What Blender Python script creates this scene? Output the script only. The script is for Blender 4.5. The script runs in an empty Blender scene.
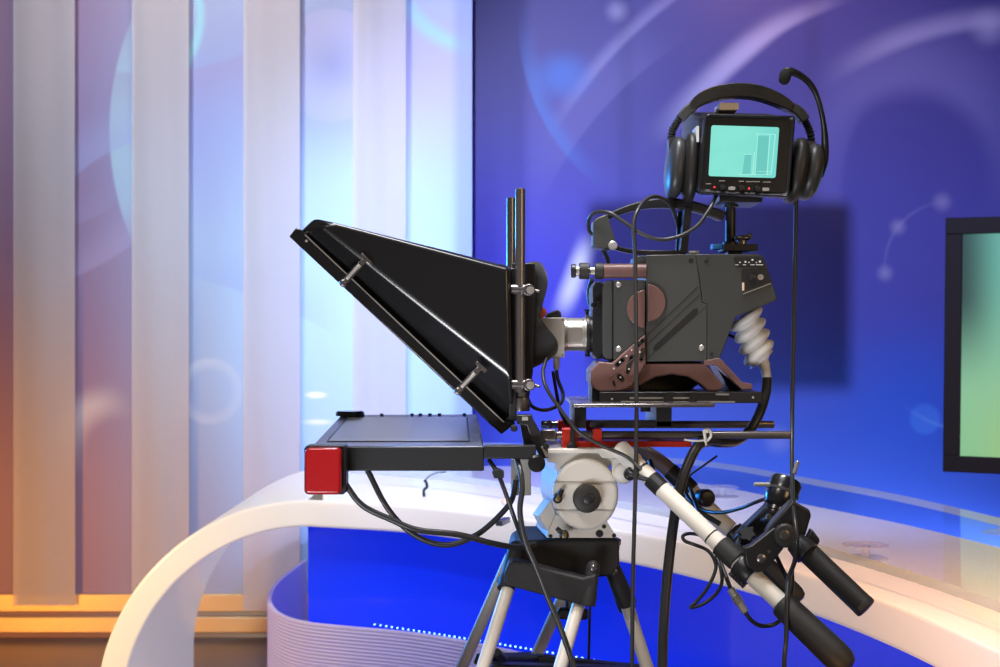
import bpy, bmesh, math, random
from mathutils import Vector, Matrix
random.seed(7)
F = 1400.0; EYE = 1.65; CX = 500.0; CY = 333.5
scene = bpy.context.scene
COL = scene.collection
V = Vector
def P(x, y, Y): return V(((x-CX)/F*Y, Y, EYE-(y-CY)/F*Y))
def AZ(x, y, z):
    Y = (EYE-z)*F/(y-CY); return V(((x-CX)/F*Y, Y, z))
def R(px, Y): return px*Y/F

# ------------------------------------------------------------------ materials
MATS = {}
def mat(name, col, rough=0.5, metal=0.0, emit=None, es=0.0, spec=None, coat=0.0, bump=0.0, bscale=200, vary=0.03, trans=0.0, ior=1.45, alpha=1.0, sheen=0.0):
    m = bpy.data.materials.new(name); m.use_nodes = True
    nt = m.node_tree; b = nt.nodes['Principled BSDF']
    b.inputs['Base Color'].default_value = (*col, 1)
    b.inputs['Metallic'].default_value = metal
    b.inputs['Coat Weight'].default_value = coat
    b.inputs['Transmission Weight'].default_value = trans
    b.inputs['IOR'].default_value = ior
    b.inputs['Alpha'].default_value = alpha
    b.inputs['Sheen Weight'].default_value = sheen
    if spec is not None: b.inputs['Specular IOR Level'].default_value = spec
    if emit: b.inputs['Emission Color'].default_value = (*emit, 1); b.inputs['Emission Strength'].default_value = es
    tc = nt.nodes.new('ShaderNodeTexCoord')
    nz = nt.nodes.new('ShaderNodeTexNoise'); nz.inputs['Scale'].default_value = bscale; nz.inputs['Detail'].default_value = 3
    nt.links.new(tc.outputs['Object'], nz.inputs['Vector'])
    mr = nt.nodes.new('ShaderNodeMapRange'); mr.inputs['To Min'].default_value = max(0, rough-vary); mr.inputs['To Max'].default_value = min(1, rough+vary)
    nt.links.new(nz.outputs['Fac'], mr.inputs['Value']); nt.links.new(mr.outputs['Result'], b.inputs['Roughness'])
    if bump:
        bp = nt.nodes.new('ShaderNodeBump'); bp.inputs['Strength'].default_value = bump; bp.inputs['Distance'].default_value = 0.002
        nt.links.new(nz.outputs['Fac'], bp.inputs['Height']); nt.links.new(bp.outputs['Normal'], b.inputs['Normal'])
    MATS[name] = m; return m
black_gloss = mat('black_gloss', (.010,.010,.011), .25, coat=.4, vary=.03)
black_satin = mat('black_satin', (.016,.016,.018), .38)
black_matte = mat('black_matte', (.02,.02,.022), .6, bump=.1)
rubber = mat('black_rubber', (.022,.021,.02), .55, bump=.15, bscale=400)
cable_m = mat('cable_rubber', (.02,.02,.022), .38)
cable_g = mat('grey_cable_rubber', (.035,.035,.037), .33)
body_grey = mat('camera_grey', (.058,.062,.062), .36, bump=.12, bscale=900)
body_dark = mat('camera_dark_grey', (.045,.049,.050), .45, bump=.12, bscale=900)
maroon = mat('maroon_plastic', (.16,.085,.078), .32, bump=.06, bscale=700)
groove_m = mat('groove_black', (.01,.01,.011), .6)
steel = mat('steel', (.6,.58,.55), .3, metal=.75, vary=.01)
chrome = mat('chrome', (.85,.83,.80), .28, metal=.7, vary=.01)
gunmetal = mat('gunmetal', (.22,.20,.20), .26, metal=.8, vary=.01)
red_metal = mat('red_anodised', (.55,.03,.015), .35, metal=.3)
head_white = mat('head_enamel', (.68,.65,.60), .38, bump=.05, bscale=500)
tube_white = mat('tube_enamel', (.74,.69,.61), .35)
grey_plastic = mat('grey_plastic', (.36,.35,.33), .5)
boot_m = mat('grey_rubber_boot', (.80,.80,.80), .3)
bronze = mat('bronze_tube', (.20,.165,.165), .4)
cloth = mat('black_cloth', (.016,.016,.017), .85, bump=.6, bscale=60, sheen=.2)
leather = mat('black_leather', (.022,.021,.02), .45, bump=.4, bscale=120)
foam = mat('black_foam', (.015,.015,.015), .9, bump=.5, bscale=500)
red_lens = mat('red_lens', (.36,.003,.006), .3, coat=.8, bump=.12, bscale=110, emit=(.6,.0,.01), es=.05)
prompt_screen = mat('grey_screen', (.20,.21,.215), .22, spec=.8, vary=.02)
prompt_case = mat('blue_grey_case', (.10,.11,.16), .25, metal=.3, vary=.03)
salmon = mat('salmon_plastic', (.75,.16,.12), .45)
white_plastic = mat('white_plastic', (.85,.85,.85), .4)
beige = mat('beige_plastic', (.75,.6,.45), .5)
blue_lit_face = mat('blue_lit_face', (.05,.3,.8), .5)  # blue light on the mount block's left face, put into the colour
mirror_glass = mat('mirror_glass', (.04,.05,.06), .03, coat=1)
gold = mat('gold_rail', (.72,.60,.40), .4, metal=.4)
vf_case = mat('viewfinder_case', (.018,.018,.02), .35, bump=.1, bscale=700)
vf_face = mat('viewfinder_face', (.012,.012,.013), .3)
vf_line = mat('picture_line', (.01,.02,.02), .4, emit=(.42,.92,.82), es=.95)
vf_shade = mat('picture_shade', (.01,.02,.02), .4, emit=(.15,.62,.56), es=.9)
button_m = mat('button_grey', (.35,.34,.32), .45)
led_red = mat('led_red', (.6,.02,.02), .3, emit=(1,.05,.04), es=.6)
led_cyan = mat('led_cyan', (.4,.8,1), .4, emit=(.35,.8,1), es=3.5)
led_yellow = mat('led_yellow', (.8,.7,.1), .4, emit=(1,.8,.1), es=2)
glass_m = mat('clear_glass', (.96,.98,1), .02, trans=1, ior=1.3, vary=.01)

# ------------------------------------------------------------------ mesh builder
ORG = {}
class MB:
    def __init__(s): s.v = []; s.f = []
    def add(s, vs, fs):
        o = len(s.v); s.v += [V(v) for v in vs]; s.f += [tuple(i+o for i in f) for f in fs]; return s
    def prism(s, pts, Yf, Yb, skew=0.0, ref=None):
        ref = ref or Yf
        a = [P(x, y, ref) for x, y in pts]; n = len(a)
        fr = [V((p.x, Yf, p.z)) for p in a]; bk = [V((p.x+skew*(Yb-Yf), Yb, p.z)) for p in a]
        fs = [tuple(range(n)), tuple(range(2*n-1, n-1, -1))] + [(i, (i+1) % n, (i+1) % n+n, i+n) for i in range(n)]
        return s.add(fr+bk, fs)
    def loft(s, rings, cap=True):
        n = len(rings[0]); vs = [p for r in rings for p in r]; fs = []
        for k in range(len(rings)-1):
            for i in range(n):
                j = (i+1) % n; fs.append((k*n+i, k*n+j, (k+1)*n+j, (k+1)*n+i))
        if cap: fs.append(tuple(range(n))); fs.append(tuple(range(len(vs)-1, len(vs)-n-1, -1)))
        return s.add(vs, fs)
    def rect(s, x0, y0, x1, y1, Yf, Yb, skew=0.0, ref=None):
        return s.prism([(x0,y0),(x1,y0),(x1,y1),(x0,y1)], Yf, Yb, skew, ref)
    def rrect(s, x0, y0, x1, y1, r, Yf, Yb, skew=0.0, ref=None):
        pts = []
        for cx, cy, a0 in ((x1-r,y0+r,-90),(x1-r,y1-r,0),(x0+r,y1-r,90),(x0+r,y0+r,180)):
            for k in range(5):
                a = math.radians(a0+k*22.5); pts.append((cx+r*math.cos(a), cy+r*math.sin(a)))
        return s.prism(pts, Yf, Yb, skew, ref)
    def disc(s, cx, cy, r, Yf, Yb, n=40, skew=0.0, ry=None, ref=None, a0=0, a1=360):
        pts = []
        m = n if a1-a0 >= 360 else n+1
        for k in range(m):
            a = math.radians(a0+(a1-a0)*k/n); pts.append((cx+r*math.cos(a), cy+(ry or r)*math.sin(a)))
        return s.prism(pts, Yf, Yb, skew, ref)
    def lathe(s, a, d, prof, n=28, cap=True):
        a = V(a); d = V(d).normalized(); u = d.orthogonal().normalized(); w = d.cross(u)
        rings = [[a+d*t+(u*math.cos(2*math.pi*i/n)+w*math.sin(2*math.pi*i/n))*r for i in range(n)] for t, r in prof]
        return s.loft(rings, cap)
    def cyl(s, a, b, r, r2=None, n=24):
        a = V(a); b = V(b); return s.lathe(a, b-a, [(0,r),((b-a).length, r if r2 is None else r2)], n)
    def tube(s, path, r, n=10, sub=6, closed=False):
        p = smooth(path, sub) if sub > 1 else [V(q) for q in path]
        rr = r if isinstance(r, (list, tuple)) else None
        t0 = (p[1]-p[0]).normalized(); u = t0.orthogonal().normalized(); rings = []
        N = len(p)
        for k in range(N):
            t = (p[min(k+1,N-1)]-p[max(k-1,0)]).normalized()
            u = (u-t*u.dot(t)); u = u.normalized() if u.length > 1e-6 else t.orthogonal().normalized()
            w = t.cross(u)
            if rr:
                q = k/(N-1)*(len(rr)-1); i = min(int(q), len(rr)-2); rad = rr[i]+(rr[i+1]-rr[i])*(q-i)
            else: rad = r
            rings.append([p[k]+(u*math.cos(2*math.pi*i/n)+w*math.sin(2*math.pi*i/n))*rad for i in range(n)])
        return s.loft(rings)
    def ribbon(s, path, w, t, sub=6, axis=(0,1,0)):
        # rectangular section swept along path, width w along axis, thickness t
        p = smooth(path, sub); ax = V(axis).normalized(); rings = []; N = len(p)
        for k in range(N):
            d = (p[min(k+1,N-1)]-p[max(k-1,0)]).normalized(); nn = d.cross(ax).normalized()
            ww = w[0]+(w[1]-w[0])*k/(N-1) if isinstance(w, tuple) else w
            tt = t(k/(N-1)) if callable(t) else t
            rings.append([p[k]+ax*ww*a+nn*tt*b for a, b in ((-.5,-.5),(.5,-.5),(.5,.5),(-.5,.5))])
        return s.loft(rings)
    def ell(s, c, r, M=None, n=24, m=14, e=1.0):
        c = V(c); M = M or Matrix.Identity(3); rings = []
        for k in range(1, m):
            th = math.pi*k/m; rings.append([])
            for i in range(n):
                ph = 2*math.pi*i/n
                f = lambda x: math.copysign(abs(x)**e, x)
                q = V((r[0]*f(math.sin(th))*f(math.cos(ph)), r[1]*f(math.sin(th))*f(math.sin(ph)), r[2]*f(math.cos(th))))
                rings[-1].append(c+M@q)
        return s.loft(rings)
    def obox(s, c, u, v, w):
        c, u, v, w = V(c), V(u), V(v), V(w)
        vs = [c+u*a+v*b+w*d for d in (-1,1) for a, b in ((-1,-1),(1,-1),(1,1),(-1,1))]
        return s.add(vs, [(0,1,2,3),(7,6,5,4),(0,1,5,4),(1,2,6,5),(2,3,7,6),(3,0,4,7)])
    def bar(s, a, b, wy, wn):
        a, b = V(a), V(b); d = (b-a); n = d.cross(V((0,1,0))).normalized()
        yv = n.cross(d).normalized()
        return s.obox((a+b)/2, d/2, yv*wy/2, n*wn/2)
    def build(s, name, m, parent=None, bevel=0.0, seg=2, angle=32, flat=False, harden=False):
        if parent is None:
            xs = [v.x for v in s.v]; ys = [v.y for v in s.v]; zs = [v.z for v in s.v]
            o = V(((min(xs)+max(xs))/2, (min(ys)+max(ys))/2, min(zs)))
        else: o = ORG[parent.name]
        me = bpy.data.meshes.new(name); me.from_pydata([v-o for v in s.v], [], s.f)
        bm = bmesh.new(); bm.from_mesh(me); bmesh.ops.recalc_face_normals(bm, faces=bm.faces); bm.to_mesh(me); bm.free()
        if not flat:
            me.polygons.foreach_set('use_smooth', [True]*len(me.polygons)); me.set_sharp_from_angle(angle=math.radians(angle))
        me.materials.append(m)
        ob = bpy.data.objects.new(name, me); COL.objects.link(ob)
        if parent is None: ob.location = o
        else: ob.parent = parent
        ORG[ob.name] = o
        if bevel:
            b = ob.modifiers.new('bevel', 'BEVEL'); b.width = bevel; b.segments = seg; b.limit_method = 'ANGLE'; b.angle_limit = math.radians(35)
            b.harden_normals = harden
        return ob
def smooth(path, sub=6):
    p = [V(q) for q in path]
    if len(p) < 3: return p
    q = [p[0]*2-p[1]]+p+[p[-1]*2-p[-2]]; out = []
    for i in range(1, len(q)-2):
        for k in range(sub):
            t = k/sub; a, b, c, d = q[i-1:i+3]
            out.append(.5*((2*b)+(c-a)*t+(2*a-5*b+4*c-d)*t*t+(3*b-a-3*c+d)*t**3))
    out.append(p[-1]); return out
def thing(name, label, cat, loc, group=None):
    o = bpy.data.objects.new(name, None); COL.objects.link(o); o.location = loc; o.empty_display_size = .05
    ORG[o.name] = V(loc); return tag(o, label, cat, group)
def tag(o, label, cat, group=None):
    o['label'] = label; o['category'] = cat
    if group: o['group'] = group
    return o
def struct(o): o['kind'] = 'structure'; return o

# ------------------------------------------------------------------ node helpers for the printed graphics
class NG:
    def __init__(s, m): s.nt = m.node_tree; s.n = s.nt.nodes; s.l = s.nt.links
    def val(s, sock, x):
        if isinstance(x, (int, float)): sock.default_value = x
        else: s.l.new(x, sock)
    def math(s, op, a, b=0.0, c=None, clamp=False):
        n = s.n.new('ShaderNodeMath'); n.operation = op; n.use_clamp = clamp
        s.val(n.inputs[0], a); s.val(n.inputs[1], b)
        if c is not None: s.val(n.inputs[2], c)
        return n.outputs[0]
    def ss(s, v, a, b, lo=0.0, hi=1.0, kind='SMOOTHSTEP'):
        n = s.n.new('ShaderNodeMapRange'); n.interpolation_type = kind; s.val(n.inputs['Value'], v)
        n.inputs['From Min'].default_value = a; n.inputs['From Max'].default_value = b; n.inputs['To Min'].default_value = lo; n.inputs['To Max'].default_value = hi
        return n.outputs['Result']
    def dist(s, U, W, cx, cy, ax=1.0, ay=1.0):
        a = s.math('MULTIPLY', s.math('SUBTRACT', U, cx), ax); b = s.math('MULTIPLY', s.math('SUBTRACT', W, cy), ay)
        return s.math('SQRT', s.math('ADD', s.math('MULTIPLY', a, a), s.math('MULTIPLY', b, b)))
    def blob(s, U, W, cx, cy, r, r0=0.0, ax=1.0, ay=1.0):
        return s.ss(s.dist(U, W, cx, cy, ax, ay), r0, r, 1, 0)
    def stroke(s, U, W, c, r, win, wout, g, gr):
        d = s.math('SUBTRACT', s.dist(U, W, *c), r)
        a = s.math('MULTIPLY', s.ss(d, -win, 0), s.ss(d, 0, wout, 1, 0))
        return s.math('MULTIPLY', a, s.blob(U, W, g[0], g[1], gr, gr*.25))
    def mix(s, f, a, b):
        n = s.n.new('ShaderNodeMix'); n.data_type = 'RGBA'; s.val(n.inputs[0], f)
        for i, x in ((6, a), (7, b)):
            if isinstance(x, tuple): n.inputs[i].default_value = (*x, 1)
            else: s.l.new(x, n.inputs[i])
        return n.outputs[2]
def printed(name, Yw, rough):
    m = bpy.data.materials.new(name); m.use_nodes = True; g = NG(m)
    ge = g.n.new('ShaderNodeNewGeometry'); sp = g.n.new('ShaderNodeSeparateXYZ'); g.l.new(ge.outputs['Position'], sp.inputs[0])
    k = F/Yw
    U = g.math('MULTIPLY_ADD', sp.outputs[0], k, CX); W = g.math('MULTIPLY_ADD', sp.outputs[2], -k, CY+EYE*k)
    b = m.node_tree.nodes['Principled BSDF']; b.inputs['Roughness'].default_value = rough
    return m, g, U, W, b
def circle3(p, q, r):
    ax, ay = p; bx, by = q; cx, cy = r
    d = 2*(ax*(by-cy)+bx*(cy-ay)+cx*(ay-by))
    ux = ((ax*ax+ay*ay)*(by-cy)+(bx*bx+by*by)*(cy-ay)+(cx*cx+cy*cy)*(ay-by))/d
    uy = ((ax*ax+ay*ay)*(cx-bx)+(bx*bx+by*by)*(ax-cx)+(cx*cx+cy*cy)*(bx-ax))/d
    return (ux, uy), math.hypot(ax-ux, ay-uy)

YB = 8.3
bw, g, U, W, b = printed('blue_swirl_print', YB, .5)
c = g.mix(g.ss(W, 20, 300), (.055,.050,.26), (.085,.09,.46))  # print gradient, top also darkened in colour to offset the wall spot's light
c = g.mix(g.ss(W, 280, 470), c, (.060,.135,.62))
c = g.mix(g.math('MULTIPLY', g.blob(U, W, 492, 320, 250), .92), c, (.014,.016,.64))
def st(p, q, r, win, wout, gc, gr, col, amt):
    global c
    cc, rr = circle3(p, q, r)
    c = g.mix(g.math('MULTIPLY', g.stroke(U, W, cc, rr, win, wout, gc, gr), amt), c, col)
PW = (.42,.42,.70)
st((541,200),(617,92),(700,30), 4, 70, (600,110), 120, (.22,.22,.55), .3)
st((560,120),(638,27),(700,-20), 6, 14, (620,40), 130, (.4,.4,.7), .4)
st((650,150),(706,92),(790,20), 10, 26, (720,70), 110, PW, .75)
st((700,95),(762,40),(830,5), 8, 18, (760,40), 110, PW, .55)
st((830,120),(881,82),(946,84), 30, 110, (920,120), 150, (.26,.26,.60), .38)
st((835,75),(930,32),(1010,20), 12, 22, (940,30), 140, PW, .5)
st((850,260),(838,170),(870,90), 10, 60, (850,170), 90, (.16,.16,.5), .35)
st((556,325),(570,290),(590,235), 16, 16, (574,276), 52, (.70,.74,.95), .95)
st((520,20),(545,120),(620,200), 20, 4, (560,100), 110, (.06,.24,.70), .45)
st((590,300),(615,330),(650,350), 3, 3, (610,320), 60, (.4,.42,.9), .4)
for x, y, r, a in ((617,11,16,.5),(898,227,12,.5),(885,273,12,.55),(942,202,14,.45),(989,27,26,.55),(646,268,22,.4),(778,440,20,.35)):
    c = g.mix(g.math('MULTIPLY', g.blob(U, W, x, y, r), a), c, PW)
c = g.mix(g.math('MULTIPLY', g.blob(U, W, 925, 419, 18, 12), .8), c, (.12,.34,.90))
c = g.mix(g.math('MULTIPLY', g.blob(U, W, 563, 76, 40, 5, 1, 1.2), .5), c, (.05,.25,.8))
c = g.mix(g.math('MULTIPLY', g.blob(U, W, 915, 400, 110), .55), c, (.03,.15,.80))
st((885,273),(898,227),(942,202), 3, 3, (905,235), 60, PW, .2)
st((925,419),(960,430),(1010,425), 3, 3, (950,425), 60, (.2,.4,.9), .5)
g.l.new(c, b.inputs['Base Color'])

YL = 7.6
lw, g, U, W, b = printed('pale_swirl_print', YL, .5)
c = g.mix(g.ss(U, 20, 330), (.30,.20,.40), (.36,.56,.93))  # print gradient that also carries warm light as mauve towards the left
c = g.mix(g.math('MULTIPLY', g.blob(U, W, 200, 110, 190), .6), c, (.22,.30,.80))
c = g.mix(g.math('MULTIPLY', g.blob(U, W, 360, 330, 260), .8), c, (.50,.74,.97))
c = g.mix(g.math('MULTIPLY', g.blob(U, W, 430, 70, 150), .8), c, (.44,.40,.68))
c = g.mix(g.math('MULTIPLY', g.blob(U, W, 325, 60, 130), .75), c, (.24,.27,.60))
st((133,20),(111,130),(133,240), 95, 3, (170,140), 190, (.42,.72,.98), .75)
st((330,120),(300,110),(380,40), 60, 4, (340,60), 90, (.5,.55,.92), .6)
st((188,60),(200,20),(197,-10), 8, 8, (197,20), 90, (.3,.75,.95), .8)
st((60,190),(110,150),(185,135), 4, 60, (110,160), 90, (.35,.45,.9), .5)
st((0,215),(60,225),(135,180), 30, 4, (60,200), 80, (.35,.35,.7), .4)
st((190,275),(240,290),(330,330), 3, 60, (250,300), 110, (.33,.45,.85), .5)
st((0,290),(90,268),(200,150), 40, 4, (90,250), 130, (.42,.40,.74), .5)
st((400,-10),(430,30),(480,50), 14, 14, (440,20), 60, (.3,.7,.95), .7)
st((70,430),(110,400),(150,410), 25, 25, (80,420), 60, (.75,.82,.95), .6)
st((180,400),(210,360),(240,400), 12, 4, (205,390), 50, (.8,.85,.98), .5)
st((280,410),(330,450),(420,430), 30, 5, (340,430), 110, (.45,.66,.97), .5)
st((60,60),(200,70),(300,20), 5, 60, (200,50), 170, (.30,.28,.62), .45)
c = g.mix(g.math('MULTIPLY', g.blob(U, W, 316, 395, 15, 4, 1, 3.2), .9), c, (.97,.98,1))
c = g.mix(g.math('MULTIPLY', g.blob(U, W, 318, 422, 22, 4, 1, 5), .7), c, (.9,.95,1))
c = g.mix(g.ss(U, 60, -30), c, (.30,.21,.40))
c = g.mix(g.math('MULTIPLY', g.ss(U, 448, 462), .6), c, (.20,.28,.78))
g.l.new(c, b.inputs['Base Color'])

# ------------------------------------------------------------------ setting
def nmat(name, c1, c2, scale, rough, bump=0.05):
    m = bpy.data.materials.new(name); m.use_nodes = True; g = NG(m); b = g.n['Principled BSDF']
    nz = g.n.new('ShaderNodeTexNoise'); nz.inputs['Scale'].default_value = scale
    tc = g.n.new('ShaderNodeTexCoord'); g.l.new(tc.outputs['Object'], nz.inputs['Vector'])
    g.l.new(g.mix(nz.outputs['Fac'], c1, c2), b.inputs['Base Color']); b.inputs['Roughness'].default_value = rough
    return m
floor_m = nmat('studio_floor', (.14,.12,.13), (.18,.15,.16), 3, .35)
plaster = nmat('dark_plaster', (.05,.05,.07), (.06,.06,.08), 5, .8)
def slab(x0, x1, y0, y1, z0, z1): 
    return MB().obox(((x0+x1)/2,(y0+y1)/2,(z0+z1)/2), ((x1-x0)/2,0,0), (0,(y1-y0)/2,0), (0,0,(z1-z0)/2))
struct(slab(-6, 6, -1.5, 9, -.1, 0).build('floor', floor_m))
struct(slab(-6, 6, -1.5, 9, 5.6, 5.7).build('ceiling', plaster))
struct(slab(-1.2, 6, YB, YB+.12, 0, 5.6).build('wall_back', bw))
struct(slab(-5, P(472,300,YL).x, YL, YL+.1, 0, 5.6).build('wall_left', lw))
for i, (y0, y1, Y) in enumerate(((594,612,YL-.03),(617,633,YL-.05))):
    a = P(0, y0, Y); d = P(0, y1, Y)
    struct(slab(-5, P(472,300,YL).x, Y, YL-.002, d.z, a.z).build('baseboard_left' if i == 0 else 'baseboard_back', gold, bevel=.006))

# hanging translucent strips
sm = bpy.data.materials.new('sheer_white_fabric'); sm.use_nodes = True; g = NG(sm)
pb = g.n['Principled BSDF']; pb.inputs['Base Color'].default_value = (.70,.72,.83,1); pb.inputs['Roughness'].default_value = .7
wv = g.n.new('ShaderNodeTexNoise'); wv.inputs['Scale'].default_value = 900
tcn = g.n.new('ShaderNodeTexCoord'); g.l.new(tcn.outputs['Object'], wv.inputs['Vector'])
tr = g.n.new('ShaderNodeBsdfTransparent'); mx = g.n.new('ShaderNodeMixShader')
g.l.new(g.ss(wv.outputs['Fac'], .3, .7, .42, .53), mx.inputs[0]); g.l.new(pb.outputs[0], mx.inputs[1]); g.l.new(tr.outputs[0], mx.inputs[2])
g.l.new(mx.outputs[0], g.n['Material Output'].inputs['Surface'])
strips = [(13,75,'sheer white fabric strip hanging nearest the left edge of the striped wall', 606),
          (131.5,189,'sheer white fabric strip, second from the left on the wall, beside the cyan crescent', 606),
          (243,300,'sheer white fabric strip reaching down between desk arch and ribbed panel', 611),
          (353,406,'sheer white fabric strip hanging closest to the blue wall, above the prompter monitor', 611)]
for x0, x1, lab, yb in strips:
    Y = YL-.066; a = P(x0, yb, Y); d = P(x1, yb, Y); zt = 5.4; ring = []
    n = 24
    m = MB(); rows = [a.z+(zt-a.z)*k/30 for k in range(31)]
    fr = []
    for z in rows:
        r = []
        for i in range(n+1):
            t = i/n; r.append(V((a.x+(d.x-a.x)*t, Y+.006*math.sin(t*9+z*.7), z)))
        r += [p+V((0,.003,0)) for p in reversed(r)]
        fr.append(r)
    m.loft(fr)
    t = thing('fabric_strip', lab, 'fabric strip', ((a.x+d.x)/2, Y, a.z), 'sheer white fabric strips on the pale wall')
    m.build('fabric', sm, t)
    slab(a.x-.01, d.x+.01, Y-.012, Y+.018, zt, zt+.04).build('top_rail', steel, t)

# ------------------------------------------------------------------ desk
ZT, ZB = 1.0, .895
fr_px = [(308,527),(400,532.5),(471,541),(540,551),(620,562),(722,586),(807,613),(900,651),(1000,703),(1120,775)]
front = [AZ(x, y, ZB) for x, y in fr_px]
front = [V((p.x, p.y, ZT)) for p in front]
bk_px = [(308,463),(400,464),(500,466),(560,467),(640,474),(740,490),(800,503),(900,523),(1000,547),(1120,580)]
back = [AZ(x, y, ZT) for x, y in bk_px]
def ctr(pts, n):
    s = smooth(pts, 24); L = [0]
    for i in range(1, len(s)): L.append(L[-1]+(s[i]-s[i-1]).length)
    out = []; j = 0
    for k in range(n):
        t = L[-1]*k/(n-1)
        while j < len(L)-2 and L[j+1] < t: j += 1
        u = (t-L[j])/(L[j+1]-L[j]); out.append(s[j].lerp(s[j+1], u))
    return out
NF = 60
fs, bs = ctr(front, NF), ctr(back, NF)
Rr = .83; xc = front[0].x; y0 = front[0].y; yb0 = back[0].y; TH = ZT-ZB
leg_f = []
secs = []
def rounded(o, bk_o, bk_i, i_, r=.014):
    out = []; c = [o, bk_o, bk_i, i_]
    for k in range(4):
        p, a, b = c[k], c[k-1], c[(k+1) % 4]
        A = p+(a-p).normalized()*r; B = p+(b-p).normalized()*r
        for t in (0, .25, .5, .75, 1): out.append(A*(1-t)**2+p*2*t*(1-t)+B*t*t)
    return out
def arc_sec(x, z, nx, nz, yf, yb):
    return rounded(V((x, yf, z)), V((x, yb, z)), V((x-nx*TH, yb, z-nz*TH)), V((x-nx*TH, yf, z-nz*TH)))
BACKLEG = 6.75
secs.append(arc_sec(xc-Rr, 0, -1, 0, y0, BACKLEG)); secs.append(arc_sec(xc-Rr, .1, -1, 0, y0, BACKLEG))
for k in range(0, 37):
    a = math.pi/2*k/36
    nx, nz = -math.cos(a), math.sin(a)
    secs.append(arc_sec(xc+nx*Rr, ZT-Rr+nz*Rr, nx, nz, y0, BACKLEG+(yb0-BACKLEG)*(k/36)))
for k in range(1, NF):
    f, bb = fs[k], bs[k]
    secs.append(rounded(V((f.x, f.y, ZT)), V((bb.x, bb.y, ZT)), V((bb.x, bb.y, ZB)), V((f.x, f.y, ZB))))
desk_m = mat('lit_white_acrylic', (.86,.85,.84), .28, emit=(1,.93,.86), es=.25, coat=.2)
desk = thing('news_desk', 'long curved white glowing studio desk with arched left end and deep blue front', 'desk', (0,5.2,0))
MB().loft(secs).build('desk_top', desk_m, desk)
# blue front panel under the top
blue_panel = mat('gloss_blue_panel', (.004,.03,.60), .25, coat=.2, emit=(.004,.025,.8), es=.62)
pp = []
for k in range(NF):
    f = fs[k]; d = (bs[k]-f); d.normalize(); pp.append(f+d*.14)
pp[0].x += 0.0
pts_o = [V((p.x, p.y, 0.02)) for p in pp]
m = MB(); m.loft([[V((p.x, p.y, .0)), V((p.x, p.y+.03, .0)), V((p.x, p.y+.03, ZB-.004)), V((p.x, p.y, ZB-.004))] for p in pp])
m.build('front_panel', blue_panel, desk)
# end return of the blue panel going back
m = MB(); p = pp[0]; m.loft([[V((p.x+t*.0, p.y+.03+t, 0)), V((p.x+.03, p.y+.03+t, 0)), V((p.x+.03, p.y+.03+t, ZB-.004)), V((p.x, p.y+.03+t, ZB-.004))] for t in (0,1.1)])
m.build('end_panel', blue_panel, desk)
# ribbed translucent lower screen
rm = bpy.data.materials.new('ribbed_acrylic'); rm.use_nodes = True; g = NG(rm); b = g.n['Principled BSDF']
b.inputs['Base Color'].default_value = (.90,.85,.96,1); b.inputs['Roughness'].default_value = .35; b.inputs['Transmission Weight'].default_value = .0
ge = g.n.new('ShaderNodeNewGeometry'); sp = g.n.new('ShaderNodeSeparateXYZ'); g.l.new(ge.outputs['Position'], sp.inputs[0])
w = g.math('SINE', g.math('MULTIPLY', sp.outputs[2], 2*math.pi/.0135)); bp = g.n.new('ShaderNodeBump'); bp.inputs['Strength'].default_value = .5; bp.inputs['Distance'].default_value = .002
g.l.new(w, bp.inputs['Height']); g.l.new(bp.outputs[0], b.inputs['Normal'])
tl = g.n.new('ShaderNodeBsdfTranslucent'); tl.inputs[0].default_value = (.85,.8,.98,1); mx = g.n.new('ShaderNodeMixShader'); mx.inputs[0].default_value = .4
g.l.new(b.outputs[0], mx.inputs[1]); g.l.new(tl.outputs[0], mx.inputs[2]); g.l.new(mx.outputs[0], g.n['Material Output'].inputs['Surface'])
rz = .55
rim_px = [(308,557),(292,570),(277,583),(269.5,597),(273,608),(285,616),(308,622),(350,626.5),(400,631),(450,638),(500,648),(550,660),(640,684),(740,715)]
rim = [AZ(x, y, rz) for x, y in rim_px]
rim[0].y = min(rim[0].y, 6.8)
rs = ctr(rim, 90)
m = MB(); rr = []
for k, p in enumerate(rs):
    t = (rs[min(k+1,89)]-rs[max(k-1,0)]); n = V((t.y, -t.x, 0)).normalized()*.008
    rr.append([V((p.x+n.x, p.y+n.y, 0)), V((p.x-n.x, p.y-n.y, 0)), V((p.x-n.x, p.y-n.y, rz)), V((p.x+n.x, p.y+n.y, rz))])
m.loft(rr)
scr = tag(m.build('ribbed_screen', rm), 'low curved lavender translucent screen with fine ribs in front of the blue desk panel', 'screen panel')
# LED dots
def on_panel(px, z):
    # find point on panel path whose projected px matches
    best = min(range(NF-1), key=lambda k: min(abs(CX+F*(pp[k].x+(pp[k+1].x-pp[k].x)*t)/(pp[k].y+(pp[k+1].y-pp[k].y)*t)-px) for t in (0,.25,.5,.75)))
    tb = min((t/20 for t in range(21)), key=lambda t: abs(CX+F*(pp[best].x+(pp[best+1].x-pp[best].x)*t)/(pp[best].y+(pp[best+1].y-pp[best].y)*t)-px))
    q = pp[best].lerp(pp[best+1], tb); return q
strip = []
for px in range(375, 662, 10):
    q = on_panel(px, .5); y = 624.2+(px-375)*.165-((640-px)*(px-375))*.00006
    strip.append(V((q.x, q.y-.004, EYE-(y-CY)/F*q.y)))
ss_ = ctr(strip, 54)
led = MB().ribbon([p+V((0,.002,-.0)) for p in strip], .003, .010, sub=2).build('led_strip', blue_panel, desk)
for p in ss_:
    MB().ell(p+V((0,-.002,0)), (.0029,.0025,.0029), n=8, m=6).build('light_dot', led_cyan, led)

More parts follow.
